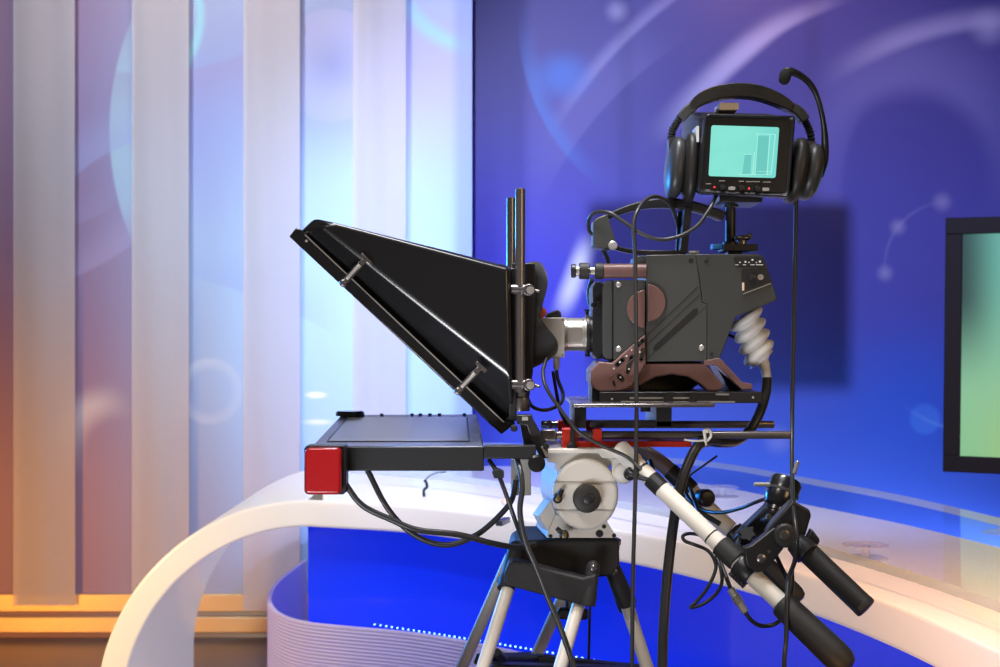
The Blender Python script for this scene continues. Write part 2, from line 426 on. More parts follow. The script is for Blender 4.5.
# glass top on stand-offs
GZ, GT = 1.07, .025
gf = [AZ(x, y, GZ-GT) for x, y in [(336,472.5),(440,480),(544,495),(619,508),(700,524),(800,549),(900,578),(1000,613),(1120,660)]]
gb = [AZ(x, y, GZ) for x, y in [(336,440),(430,440),(520,442),(641,455),(720,463),(797,476),(900,495),(1000,518),(1120,548)]]
gb[0].y = min(gb[0].y, 7.3); gb[1].y = min(gb[1].y, 7.38)
gb = [V((p.x*min(1,7.38/p.y), min(p.y,7.38), GZ)) for p in gb]
gfs, gbs = ctr(gf, 40), ctr(gb, 40)
def thin_glass(name, ior, tint, rough=.02):
    m = bpy.data.materials.new(name); m.use_nodes = True; g = NG(m); g.n.remove(g.n['Principled BSDF'])
    fr = g.n.new('ShaderNodeFresnel'); fr.inputs[0].default_value = ior
    nz = g.n.new('ShaderNodeTexNoise'); nz.inputs['Scale'].default_value = 3
    tr = g.n.new('ShaderNodeBsdfTransparent'); tr.inputs[0].default_value = (*tint, 1)
    gl = g.n.new('ShaderNodeBsdfGlossy'); g.l.new(g.ss(nz.outputs[0], 0, 1, rough, rough*2), gl.inputs['Roughness'])
    mx = g.n.new('ShaderNodeMixShader'); geo = g.n.new('ShaderNodeNewGeometry'); g.l.new(g.math('MULTIPLY', fr.outputs[0], g.math('SUBTRACT', 1.0, geo.outputs['Backfacing'])), mx.inputs[0]); g.l.new(tr.outputs[0], mx.inputs[1]); g.l.new(gl.outputs[0], mx.inputs[2])
    g.l.new(mx.outputs[0], g.n['Material Output'].inputs['Surface']); return m
sh_glass = thin_glass('desk_glass', 1.11, (.94,.955,.99))
ring_glass = mat('standoff_glass', (.86,.9,.96), .1, alpha=.3, coat=.3)
edge_glass = mat('polished_glass_edge', (.62,.74,.86), .12, alpha=.55, coat=.6)
gt = thing('glass_desktop', 'long clear glass sheet raised above the white studio desk', 'glass sheet', (1,5.2,GZ-GT))
m = MB(); m.loft([[V((f.x, f.y, GZ)), V((q.x, q.y, GZ)), V((q.x, q.y, GZ-GT)), V((f.x, f.y, GZ-GT))] for f, q in zip(gfs, gbs)])
m.build('glass_sheet', sh_glass, gt)
for nm, path, sg in (('front_edge', gfs, -1), ('back_edge', gbs, 1)):
    m = MB(); m.loft([[V((f.x, f.y+sg*.001, GZ)), V((f.x, f.y+sg*.006, GZ-.004)), V((f.x, f.y+sg*.006, GZ-GT+.004)), V((f.x, f.y+sg*.001, GZ-GT))] for f in path])
    m.build(nm, edge_glass, gt)
for x, y, lab in ((865,545,'round clear glass stand-off under the glass sheet, just behind the ribbed zoom grip'),
                  (1003,521,'round clear glass stand-off at the right end of the desk, below the green screen'),
                  (722,487,'round clear glass stand-off under the glass sheet, left of the focus control')):
    c0 = AZ(x, y, GZ-GT-.004)
    t = thing('glass_standoff', lab, 'stand-off', (c0.x, c0.y, ZT), 'glass stand-offs on the white desk')
    m = MB(); m.lathe((c0.x, c0.y, ZT+.006), (0,0,1), [(0,.014),(.034,.014)], 20); m.build('stem', ring_glass, t)
    for z, nm in ((ZT+.0005,'base_disc'), (GZ-GT-.0065,'top_disc')):
        MB().lathe((c0.x, c0.y, z), (0,0,1), [(0,.058),(.001,.066),(.004,.067),(.006,.060),(.006,.040),(.004,.036)], 36).build(nm, ring_glass, t)

# ------------------------------------------------------------------ right screen
d = V((math.cos(math.radians(24)), -math.sin(math.radians(24)), .0)); nrm = V((-d.y, d.x, 0)); nrm = V((-math.sin(math.radians(24)), -math.cos(math.radians(24)), 0))
up = V((.012,0,1)).normalized()
bl = P(943.5, 471, 5.5); tl_ = P(946.5, 218.5, 5.5); hgt = (tl_-bl).length; wid = hgt*16/9*.98; d = (d-V((0,0,.006))).normalized()
cen = bl+d*wid/2+up*hgt/2
tv = thing('wall_monitor', 'large flat studio screen with black bezel showing a green and teal gradient', 'monitor', (cen.x, cen.y, 0))
tvm = mat('tv_bezel', (.007,.007,.007), .6, spec=.2)
bz = .064
m = MB()
m.obox(cen+up*(hgt/2-bz/2)+nrm*.0, d*wid/2, up*bz/2, nrm*.03)
m.obox(cen-up*(hgt/2-bz/2), d*wid/2, up*bz/2, nrm*.03)
m.obox(cen-d*(wid/2-bz/2), d*bz/2, up*(hgt/2-bz), nrm*.03)
m.obox(cen+d*(wid/2-bz/2), d*bz/2, up*(hgt/2-bz), nrm*.03)
m.build('bezel', tvm, tv, bevel=.003)
MB().obox(cen-nrm*.035, d*(wid/2-.02), up*(hgt/2-.02), nrm*.012).build('back_cover', tvm, tv, bevel=.01)
gm = bpy.data.materials.new('green_gradient_picture'); gm.use_nodes = True; g = NG(gm); b = g.n['Principled BSDF']
tc = g.n.new('ShaderNodeTexCoord'); sp = g.n.new('ShaderNodeSeparateXYZ'); g.l.new(tc.outputs['Generated'], sp.inputs[0])
gx, gz_ = sp.outputs[0], sp.outputs[2]
c = g.mix(g.ss(gz_, 0, 1), (.24,.52,.27), (.14,.48,.40))
dk = g.math('MULTIPLY', g.ss(gx, .0, .13, 1, 0), g.ss(gz_, .25, .75))
c = g.mix(g.math('MULTIPLY', dk, .93), c, (.008,.03,.03))
c = g.mix(g.math('MULTIPLY', g.math('MULTIPLY', g.ss(gx, 0, .2), g.ss(gz_, .0, .4, 1, 0)), .5), c, (.50,.50,.06))
b.inputs['Base Color'].default_value = (.01,.01,.01,1); b.inputs['Roughness'].default_value = .3
g.l.new(c, b.inputs['Emission Color']); b.inputs['Emission Strength'].default_value = 1.0
MB().obox(cen+nrm*.004, d*(wid/2-bz+.002), up*(hgt/2-bz+.002), nrm*.018).build('screen', gm, tv)
q = bl+d*.25+up*.028+nrm*.031; MB().ell(q, (.007,.004,.007), n=10, m=8).build('power_light', led_yellow, tv)
sx = cen+V((0,0,0))
light_metal = mat('pale_metal', (.62,.64,.72), .4, metal=.2)
m = MB(); c0 = bl+d*.27
for cc in (bl+d*.30, bl+d*(wid-.30)):
    m.obox(V((cc.x, cc.y, (bl.z+.03)/2+.25))-nrm*.07, d*.055, nrm*.02, V((0,0,(bl.z)/2+.22)))
m.obox(V((cen.x, cen.y, .03))-nrm*.07, d*(wid/2-.2), nrm*.3, V((0,0,.028)))
m.build('stand', light_metal, tv, bevel=.004)

# unseen monitor added overhead to cast the rectangular shade on the blue wall
LK = V((-.2, 2.0, 4.6)); Yo = 5.0; tt = (Yo-LK.y)/(YB-LK.y)
pa = LK+(P(590,205,YB)-LK)*tt; pb_ = LK+(P(848,385,YB)-LK)*tt
ot = thing('shadow_blocker_monitor', 'unseen black monitor-shaped shadow blocker hung on thin ceiling wires above the desk', 'monitor', ((pa.x+pb_.x)/2, Yo, pb_.z))
slab(pa.x, pb_.x, Yo-.03, Yo+.03, pb_.z, pa.z).build('case', tvm, ot, bevel=.006)
slab(pa.x+.03, pb_.x-.03, Yo-.034, Yo-.028, pb_.z+.03, pa.z-.03).build('screen', mirror_glass, ot)
for x in (pa.x+.1, pb_.x-.1): MB().cyl((x,Yo,pa.z-.01), (x,Yo,5.6), .003, n=8).build('wire', steel, ot)

# ------------------------------------------------------------------ foreground rig
YC = 2.80
# ---- tripod
tri = thing('camera_tripod', 'heavy two-tube camera tripod with pale legs and black crown', 'tripod', (.15,2.8,0))
def leg(tubes, name='leg'):
    m = MB(); feet = MB()
    for (ax, ay, aY), (bx, by, bY), r in tubes:
        a = P(ax, ay, aY); b = P(bx, by, bY); dd = b-a; k = (a.z-.02)/(a.z-b.z); e = a+dd*k
        m.cyl(a, a+dd*k*.6, r, n=28); m.cyl(a+dd*k*.56, e, r*.8, n=24)
        feet.lathe(e+V((0,0,.03)), (0,0,-1), [(0,r*1.0),(.01,r*1.5),(.04,r*1.7),(.05,r*1.6)], 20)
        feet.cyl(a+dd*k*.55, a+dd*k*.60, r*1.35)
    o = m.build(name, tube_white, tri, bevel=.001); feet.build('foot', rubber, o, bevel=.002)
leg([((512,576,2.66),(483,667,2.58),.0125), ((581,596,2.66),(558,675,2.58),.0125)])
leg([((511,556,2.86),(462,667,2.96),.0125), ((566,590,2.86),(530,670,2.98),.0125)])
leg([((624,596,2.76),(651,680,2.74),.0130), ((624,590,2.90),(646,667,2.92),.0125)])
# crown
m = MB()
pl = [(517,548),(530,540),(619,540),(620,566),(612,576),(593,578),(583,576),(514,560)]
m.prism(pl, 2.70, 2.90, skew=-.05)
m.lathe(P(582,552,YC), (0,0,1), [(0,.074),(.020,.076),(.028,.070)], 40)
m.build('crown', black_matte, tri, bevel=.006, seg=3)
MB().lathe(P(582,545.5,YC), (0,0,1), [(0,.071),(.004,.078),(.012,.078),(.015,.072)], 48).build('bowl_ring', black_satin, tri)
m = MB(); m.prism([(515,561),(556,571.5),(583,578),(597,574),(597,598),(588,608),(583,606),(504,585),(505,572),(509,562)], 2.63, 2.68)
m.build('leg_crossbar', black_matte, tri, bevel=.005, seg=3)
for a, b, r in (((593,567,2.65),(589,595,2.64),.0135), ((613,570,2.72),(624,595,2.735),.0165), ((516,548,2.70),(508,580,2.66),.0155), ((521,545,2.86),(507,575,2.87),.013), ((611,566,2.88),(624,600,2.90),.017)):
    A = P(*a); B = P(*b); dd = (B-A); L = dd.length
    k = MB().lathe(A-dd.normalized()*r*.9, dd, [(0,r*.35),(r*.3,r*.75),(r*.8,r*.98),(r*1.2,r),(L+r*.9-.012,r*1.02),(L+r*.9,r*1.12),(L+r*.9+.02,r*1.1)], 28).build('leg_knuckle', black_matte, tri)
    MB().lathe(A+V((0,-r*.92,0)), (0,-1,0), [(-.004,r*.45),(.002,r*.45),(.003,r*.38),(.0035,r*.2)], 20).build('pivot_screw', gunmetal, k)
m = MB(); m.cyl(P(571,575,YC), P(571,607,YC), .012); m.build('centre_stem', black_satin, tri)
MB().bar(P(557,613,YC), P(588,614,YC), .024, .022).build('bowl_clamp_knob', black_satin, tri, bevel=.006)
m = MB(); m.bar(P(480,661,2.70), P(534,659,2.86), .03, .022); m.cyl(P(499,653,2.74), P(500,664,2.74), .01); m.bar(P(534,659,2.86), P(655,672,2.84), .03, .02); m.bar(P(490,668,2.66), P(655,672,2.80), .03, .02)
m.build('spreader', black_satin, tri, bevel=.004)
m = MB(); m.cyl(P(496,651,2.70)+V((0,-.01,0)), P(504,660,2.72), .009); m.build('spreader_lock', black_satin, tri, bevel=.002)

# ---- fluid head
SK = -.10
HF = 2.67; HB = 2.86
head = thing('fluid_head', 'off-white fluid pan head with round side cover carrying the camera', 'tripod head', P(583,540,YC))
m = MB(); circ = []
for k in range(41):
    a = math.radians(-232+284*k/40); circ.append((585.5+33.8*math.cos(a), 494.5+36.5*math.sin(a)))
body = [(547,452),(630,451),(631,461),(613,463)]+[(585.5+33.8*math.cos(math.radians(a)), 494.5+36.5*math.sin(math.radians(a))) for a in range(-45, 50, 8)]+[(608,523),(618,539.5),(547,539.5),(549,531),(556,516)]+[(585.5+33.8*math.cos(math.radians(a)), 494.5+36.5*math.sin(math.radians(a))) for a in range(142, 222, 8)]+[(556,464),(548,463)]
m.prism(body, HF+.02, HB, SK, ref=HF); m.build('housing', head_white, head, bevel=.003)
cov = MB().disc(585.5, 494.5, 33.2, HF-.004, HF+.03, 64, ry=36).build('side_cover', head_white, head, bevel=.008, seg=4)
m = MB(); m.prism([(554,481.6),(612,481.6),(615,483),(617,488),(616.5,488.5),(614,484.5),(611,483.2),(554,483.2)], HF-.006, HF-.002)
m.prism([(554.5,510),(613,510),(613,511.2),(554.5,511.2)], HF-.006, HF-.002)
m.build('cover_seam', grey_plastic, cov)
kn = MB().lathe(P(586.5,498,HF-.004), (0,-1,0), [(0,.0262),(.003,.0268),(.018,.0262),(.021,.0245),(.023,.020),(.024,.012),(.0235,.004)], 40).build('drag_knob', rubber, head)
MB().lathe(P(588,497.5,HF-.005), (0,-1,0), [(.02,.011),(.0258,.010),(.0266,.008)], 24).build('knob_cap', black_satin, kn)
for (x, y, ex, ey) in ((557.5,498,562.5,489), (564,534.5,556.5,528)):
    l = MB(); A = P(x, y, HF-.004); l.lathe(A, (0,-1,0), [(0,.0095),(.010,.0095),(.014,.007),(.0145,.0055)], 24)
    l.tube([A+V((0,-.008,0)), P(ex, ey, HF-.014)], [.006,.0045], sub=1); o = l.build('brake_lever', black_satin, head, bevel=.001)
    MB().lathe(A+V((0,-.0144,0)), (0,-1,0), [(0,.0052),(.001,.0048),(.0012,.003)], 16).build('brass_screw', mat('brass%d' % int(x), (.5,.38,.18), .3, metal=1), o)
for x, y, r in ((599.5,533.5,4), (604,526.5,2.3), (614,535.5,2.3), (550.5,536,2)):
    MB().lathe(P(x, y, HF+.0205), (0,-1,0), [(0,R(r,HF)),(.0015,R(r,HF)*.9),(.0016,R(r,HF)*.4)], 20).build('bolt_hole', groove_m, head)
MB().prism([(548,531),(556,514),(551,500),(539.5,516)], HF+.022, HF+.055, -.4).build('level_housing', head_white, head, bevel=.002)
m = MB(); m.prism([(546,449),(632,448.5),(633,453),(546,453.5)], HF-.01, HB, SK); m.prism([(596,449),(632,448.5),(631.5,459),(602,458)], HF-.012, HF+.06)
m.build('top_plate', head_white, head, bevel=.002)
# pan bar rosette
j = MB().lathe(P(622.5,472,HF+.02), (0,-1,0), [(0,R(11,HF)),(.022,R(11,HF)),(.03,R(9,HF)),(.033,R(6,HF))], 32)
j.prism([(612,458),(636,461),(638,470),(626,482),(612,474)], HF-.002, HF+.03)
j.build('pan_bar_joint', head_white, head, bevel=.003)
m = MB(); m.lathe(P(629,474,HF-.018), (0,-1,0), [(0,.011),(.016,.011),(.020,.007)], 20); m.tube([P(629,474,HF-.034), P(640,477,HF-.04), P(650,479,HF-.045)], [.007,.0058,.0065], sub=4)
m.build('joint_lever', black_satin, head, bevel=.001)
def lerp3(a, b, t): return tuple(a[i]+(b[i]-a[i])*t for i in range(3))
BA, BB = P(630,458.5,2.66), P(845,664,2.42)
def bar_pt(px):   # point of the straight near bar seen above a given column
    k = (px-CX)/F; t = (k*BA.y-BA.x)/((BB.x-BA.x)-k*(BB.y-BA.y)); return BA.lerp(BB, t)
pb1 = MB().cyl(bar_pt(626), bar_pt(795), .0162, n=32).build('near_pan_bar', tube_white, head)
pb1['label'] = 'pale near pan bar'
MB().lathe(bar_pt(618), bar_pt(641)-bar_pt(618), [(0,.014),(.004,.0185),(.045,.0185),(.048,.0172)], 28).build('bar_socket', head_white, head)
MB().cyl(bar_pt(651), bar_pt(662), .0175, n=32).build('collar', black_satin, pb1, bevel=.001)
MB().cyl(bar_pt(641.2), bar_pt(642.6), .0172, n=32).build('groove_ring', black_satin, pb1)
MB().cyl(bar_pt(711), bar_pt(712), .0168, n=32).build('joint_ring', black_satin, pb1)
dd = bar_pt(845)-bar_pt(783)
MB().lathe(bar_pt(781), dd, [(0,.020),(.003,.0235),(.01,.0245),(dd.length-.02,.0265),(dd.length+.0,.025),(dd.length+.012,.018),(dd.length+.016,.008)], 36).build('handgrip', rubber, pb1)
FB = smooth([P(x, y, 2.96-.12*(x-636)/163) for x, y in ((636,448),(650,455.5),(664,465.5),(680,480.5),(700,501),(724,524),(737,535.5),(765,564),(799,597))], 12)
def fbar(t):
    q = t*(len(FB)-1); i = min(int(q), len(FB)-2); return FB[i].lerp(FB[i+1], q-i)
pb2 = MB().tube([fbar(t/12) for t in range(0, 9)], R(8,2.95), n=28, sub=2).build('far_pan_bar', bronze, head)
pb2['label'] = 'far pan bar in grey brown sleeve'
MB().tube([fbar(.43), fbar(.52), fbar(.60), fbar(.69)], R(8.6,2.95), n=28, sub=2).build('pale_section', tube_white, pb2)
MB().tube([fbar(.30), fbar(.36), fbar(.43)], R(8.8,2.95), n=28, sub=2).build('dark_section', black_satin, pb2)
m = MB().lathe(fbar(.70), fbar(1)-fbar(.75), [(0,.016),(.004,.0185),((fbar(1)-fbar(.70)).length-.008,.0185),((fbar(1)-fbar(.70)).length+.004,.014),((fbar(1)-fbar(.70)).length+.008,.006)], 32).build('handgrip', rubber, pb2)
m = MB().lathe(P(705,498,2.86), (.25,-1,.1), [(-.02,.018),(.010,.0185),(.016,.015),(.017,.006)], 28); m.lathe(fbar(.38), fbar(.46)-fbar(.38), [(0,.022),(.03,.022)], 28)
m.build('bar_clamp', black_satin, pb2, bevel=.002)

# ---- zoom control on near bar
zc = thing('zoom_control', 'black ribbed thumb-lever zoom grip clamped on the near pan bar', 'camera control', bar_pt(747))
dbar = (bar_pt(760)-bar_pt(740)).normalized()
m = MB(); c0 = bar_pt(747); nb = dbar.cross(V((0,1,0))).normalized()
m.lathe(bar_pt(739), dbar, [(0,.022),(.003,.0235),(.032,.0235),(.035,.022)], 32)
for k in range(5):
    m.obox(bar_pt(739)+dbar*(.004+k*.0072)+nb*.024, dbar*.0022, nb*.005, V((0,.010,0)))
    m.obox(bar_pt(739)+dbar*(.004+k*.0072)-nb*.024, dbar*.0022, nb*.005, V((0,.010,0)))
m.build('bar_clamp', black_satin, zc, bevel=.001)
MB().lathe(bar_pt(720), dbar, [(0,.0185),(.002,.0205),(.042,.0205),(.044,.019)], 32).build('bar_sleeve', rubber, zc)
Yz = 2.50
m = MB(); m.prism([(744,548),(752,545),(775,527),(788,543),(778,556),(766,571),(757,573),(746,566)], Yz-.012, Yz+.012)
m.build('bracket_arm', black_satin, zc, bevel=.003)
m = MB(); m.prism([(773,523),(793,500.5),(810,510),(811.5,516),(806,535),(800,540),(786,548),(766.5,533)], Yz-.005, Yz+.03)
m.build('control_housing', black_satin, zc, bevel=.004, seg=3)
h = MB().lathe(P(784.5,535,Yz-.004), (0,-1,0), [(0,R(12,Yz)),(.010,R(12,Yz)),(.014,R(10.5,Yz)),(.015,R(8,Yz))], 36).build('hinge_disc', rubber, zc)
MB().lathe(P(784.5,535,Yz-.0185), (0,-1,0), [(0,R(5,Yz)),(.0025,R(5,Yz)),(.003,R(4,Yz))], 24).build('hinge_screw', gunmetal, h)
m = MB().lathe(P(761.5,558.5,Yz-.011), (0,-1,0), [(0,.0085),(.003,.0085),(.0045,.006)], 24); m.build('arm_screw', gunmetal, zc)
MB().lathe(P(769,551.5,Yz-.011), (0,-1,0), [(0,.0035),(.002,.003)], 16).build('arm_rivet', gunmetal, zc)
ga, gb_ = P(801,546,Yz), P(867,609,2.44); dg = gb_-ga; Lg = dg.length
MB().lathe(P(793,540,Yz), dg, [(0,.012),(.005,.019),(.022,.023),(.034,.023),(.036,.019)], 32).build('grip_collar', black_satin, zc)
gp = [(0,.018)]; n = 60
for k in range(n): 
    t0 = .008+(Lg-.018)*k/n; gp += [(t0,.0196),(t0+.0011,.0204)]
gp += [(Lg-.006,.0205),(Lg-.002,.0200),(Lg,.0175),(Lg+.0008,.012)]
MB().lathe(ga, dg, gp, 36).build('ribbed_grip', rubber, zc)
m = MB(); m.prism([(806,541),(812,529),(820,539),(820,543),(812,551)], Yz-.012, Yz+.010); m.build('thumb_lever', black_satin, zc, bevel=.003)

# ---- focus control on far bar
fc = thing('focus_control', 'round black focus knob unit with silver T levers above the pan bars', 'camera control', P(745,545,2.8))
Yk = 2.62
A = P(777,507,Yk); B = P(790,479,Yk-.0); ax = (B-A).normalized(); ax = (ax+V((0,.35,0))).normalized()
m = MB().lathe(A-ax*.004, ax, [(0,.018),(.006,.026),(.014,.029),(.020,.0305),(.055,.0305),(.060,.028),(.0605,.015)], 40)
o = m.build('focus_knob', black_gloss, fc)
MB().lathe(A+ax*.026, ax, [(0,.0308),(.001,.0316),(.005,.0316),(.006,.0308)], 40).build('scale_ring', black_matte, o)
MB().lathe(A-ax*.024, ax, [(0,.017),(.004,.019),(.012,.019),(.014,.021),(.021,.021)], 32).build('neck', black_gloss, fc)
for a, b in (((754,484.3),(770,484.5)), ((794,474),(798,461))):
    m = MB().cyl(P(a[0],a[1],Yk-.01), P(b[0],b[1],Yk-.01), .004, n=16); m.build('silver_lever', steel, fc, bevel=.001)
def gear(ax_pt, axd, r, n, h):
    m = MB(); d = V(axd).normalized(); u = d.orthogonal().normalized(); w = d.cross(u); ring = []
    for k in range(n*8):
        a = 2*math.pi*k/(n*8); rad = r*(1+.14*math.cos(n*a)); ring.append((u*math.cos(a)+w*math.sin(a))*rad)
    m.loft([[ax_pt+q*.85 for q in ring], [ax_pt+d*h*.2+q for q in ring], [ax_pt+d*h*.8+q for q in ring], [ax_pt+d*h+q*.8 for q in ring]]); return m
gear(A-ax*.038, ax, .0185, 6, .016).build('star_knob', black_satin, fc)
ar = MB().bar(P(777,510,Yk), P(742,543,Yk+.05), .035, .044).build('arm', black_satin, fc, bevel=.003)
gear(P(747,536,Yk-.01), (-.15,-1,.5), .0155, 6, .016).build('clamp_star_knob', black_satin, fc)
MB().lathe(P(744,546,Yk+.0), (.5,-1,.8), [(0,.018),(.008,.019),(.012,.016),(.013,.006)], 28).build('clamp_disc', rubber, fc)
MB().lathe(P(733,531,2.86), fbar(.69)-fbar(.6), [(0,.022),(.03,.022)], 28).build('bar_ring', black_satin, fc)

# ---- rod support
rod = thing('rod_support', 'black camera baseplate on twin horizontal rods with red anodised clamps', 'camera support', P(600,449,YC))
YN, YFR = 2.70, 2.90
for (x0, x1, y, Y, r, nm) in ((541,790.5,435,YN,.0078,'near_rod'), (541,774,424.5,YFR,.0078,'far_rod')):
    a, b = P(x0, y, Y), P(x1, y, Y); z = (a.z+b.z)/2
    o = MB().lathe(a, b-a, [(0,.006),(.0015,.0078),((b-a).length-.0015,.0078),((b-a).length,.006)], 28).build(nm, gunmetal, rod)
m = MB()
for x0, x1 in ((562,577),(593,602)): m.prism([(x0,430),(x0+1.5,428.6),(x1,428.6),(x1,447.5),(x0,447.5)], YN-.016, YN+.016)
m.rect(562, 441.5, 692, 447.3, YN-.010, YFR-.02, ref=YN-.014)
m.build('red_clamp_block', red_metal, rod, bevel=.0015)
m = MB()
for x0, x1 in ((558,577),(586,595)): m.rect(x0, 420.5, x1, 431, YFR-.016, YFR+.016)
m.build('red_clamp_block', red_metal, rod, bevel=.0015)
MB().rect(541,429.5,557,441.5, YN-.014, YN+.014).build('rod_end_socket', gunmetal, rod, bevel=.004, seg=3)
MB().rect(547,420.5,552,429,YFR-.012,YFR+.012).build('rod_end_socket', gunmetal, rod, bevel=.003, seg=3)
m = MB(); m.bar(P(573,424,YN-.022), P(572,447,YN-.022), .008, .010); m.lathe(P(572,447,YN-.018), (0,-1,0), [(0,.010),(.006,.010),(.009,.007)], 24)
m.build('clamp_lever', black_satin, rod, bevel=.002)
m = MB(); m.prism([(573,404),(715,403.5),(715,407.2),(573,407.7)], 2.62, 2.93); m.build('base_plate', gunmetal, rod, bevel=.002)
m = MB(); m.rect(575,407.5,587,429, 2.70, 2.90, ref=2.68); m.rect(657.5,407,673,429, 2.70, 2.90, ref=2.68); m.rect(590,421,672,427,2.70,2.74,ref=2.70)
m.build('riser_post', black_satin, rod, bevel=.001)
MB().lathe(P(645.5,407,2.68), (0,0,-1), [(0,.010),(.008,.010),(.009,.008)], 16).build('plate_screw', black_satin, rod)
# sliding wedge plate
m = MB(); m.rect(599.5,392,762,403.2, 2.70, 2.86, ref=2.70); m.build('slide_plate', black_satin, rod, bevel=.0015)
m = MB(); m.rect(630,397.3,694,399, 2.696, 2.701); m.rect(621,401.2,735,402.6, 2.694, 2.701); m.rect(716,393.8,729,395.2, 2.694, 2.701); m.build('steel_edge', steel, rod)
for x0, x1 in ((664,673),(690,697)): MB().rect(x0,392,x1,404, 2.685, 2.72).build('plate_catch', black_satin, rod, bevel=.001)
for x, y in ((612,399),(753,397.5)): MB().lathe(P(x,y,2.70), (0,-1,0), [(0,.0022),(.001,.002)], 12).build('rivet', chrome, rod)

# ---- camera
cam = thing('television_camera', 'dark grey and maroon broadcast television camera on the rod baseplate', 'television camera', P(670,392,YC))
CFr, CBk = 2.71, 2.88
m = MB(); m.prism([(646,256),(647,255),(695,254),(699,276),(702,303),(707,304.5),(707,361),(646,361.5)], CFr, CBk)
side = m.build('body_shell', body_grey, cam, bevel=.002)
m = MB(); m.prism([(695,254),(759,254),(763,256.5),(766,262),(777.5,298),(776,300.5),(736,317),(728,338),(720,359),(707,360),(707,304.5),(702,303),(699,276)], CFr+.003, CBk-.004, ref=CFr); m.build('rear_housing', body_dark, cam, bevel=.002)
m = MB(); m.rrect(613.5,280,645.3,360.5,2, CFr+.0, CBk-.01); m.build('front_block', body_dark, cam, bevel=.0015)
m = MB(); m.prism([(602.5,287),(606,281),(613,280),(613,360.5),(606,360),(602.5,354)], CFr+.003, CBk-.012); m.build('front_ring', body_dark, cam, bevel=.003)
m = MB(); m.prism([(593.5,287),(597,280.5),(603,282),(603,358),(598,360),(594,355)], CFr+.03, CBk-.02, ref=CFr+.01); m.build('lens_mount_plate', black_satin, cam, bevel=.002)
# seams, grooves
def strip2(m, a, b, w, Y=CFr, d=.0012, e=.004):
    A = P(a[0],a[1],Y); B = P(b[0],b[1],Y); dd = (B-A); n = V((dd.z,0,-dd.x)).normalized()*R(w,Y)/2
    m.loft([[A+n+V((0,-d,0)), A-n+V((0,-d,0)), A-n+V((0,e,0)), A+n+V((0,e,0))], [B+n+V((0,-d,0)), B-n+V((0,-d,0)), B-n+V((0,e,0)), B+n+V((0,e,0))]])
m = MB()
for a, b, w in (((646.5,336),(697.8,287),.9), ((646.5,345),(700,294),.7), ((648,358),(706,307),.7)): strip2(m, a, b, w, d=.0002)
m.build('diagonal_groove', groove_m, side)
m = MB()
for a, b, w in (((646.5,337),(698,288),.5), ((646.5,346),(700.3,295),.5)): strip2(m, a, b, w, d=.0008)
m.build('diagonal_ridge', body_grey, side)
m = MB(); m.prism([(654,351.5),(653,348.5),(655,345),(693,309.5),(697,308),(698.5,310.5),(697,314),(659,349.5)], CFr-.0004, CFr+.002)
m.build('diagonal_slot', groove_m, side)
m = MB()
def half(m, cx, cy, r, sgn, x_cut, Yf, Yb):
    pts = []
    a = math.degrees(math.acos(min(1, abs(x_cut-cx)/r)))
    for k in range(25):
        t = -a+2*a*k/24
        pts.append((cx+sgn*r*math.cos(math.radians(t)), cy+r*math.sin(math.radians(t))))
    m.prism(pts, Yf, Yb)
half(m, 646, 309, 19, -1, 645, CFr-.008, CFr+.002); o = m.build('round_badge', maroon, cam, bevel=.0015)
m = MB(); half(m, 647, 303, 18.8, 1, 648, CFr-.008, CFr+.002); m.build('round_badge', maroon, cam, bevel=.0015)
for x, y in ((618.5,284.7),(618.5,349),(701.5,347.6)):
    MB().lathe(P(x,y,CFr), (0,-1,0), [(-.001,.0056),(.0015,.0054),(.0028,.004),(.003,.002)], 20).build('panel_screw', chrome, cam)
for x, y, r in ((691,260.8,2.6),(706.5,261.5,1.8),(711.5,354.5,1.4)): MB().lathe(P(x,y,CFr), (0,-1,0), [(-.001,R(r,CFr)),(.0006,R(r,CFr)),(.0007,R(r*.5,CFr))], 18).build('recessed_screw', groove_m, cam)
# rear panels
pn = MB().prism([(734,257),(760,257),(764,261),(765.5,267),(736,266.5)], CFr-.0005, CFr+.006).build('switch_panel', groove_m, cam, bevel=.0008)
m = MB()
for x, y, w in ((740,262.3,1.2),(745.5,261.8,1.6),(752.5,259.8,1.6),(760,261.5,1.8),(749,262.4,1),(756.5,262.5,1)):
    m.rect(x-w/2, y-w/2, x+w/2, y+w/2, CFr-.0022, CFr+.001)
for x0, x1 in ((735.5,738.5),(743,746),(750.5,754.5),(756,763)): m.rect(x0,264.5,x1,265.1, CFr-.001, CFr+.001)
m.build('switch_marks', white_plastic, pn)
rc = MB().prism([(742,270),(767,268.5),(770.5,282.5),(744,291),(744,283),(742,282)], CFr+.0005, CFr+.006).build('connector_recess', groove_m, cam)
m = MB(); m.lathe(P(760.5,277.2,CFr), (0,-1,0), [(-.001,.0055),(.003,.0055),(.003,.0035),(.001,.003)], 20); m.build('connector', steel, rc)
m = MB(); m.lathe(P(752,277.5,CFr), (0,-1,0), [(-.001,.007),(.006,.0065),(.007,.004)], 20); m.build('rotary_knob', black_satin, rc)
m = MB(); m.rect(742.2,282.5,744.3,290.5, CFr-.002, CFr+.001); m.build('slide_switch', beige, rc)
m = MB(); strip2(m, (743,294), (770.5,283.5), .9, d=.0014); m.build('recess_lip', steel, rc)
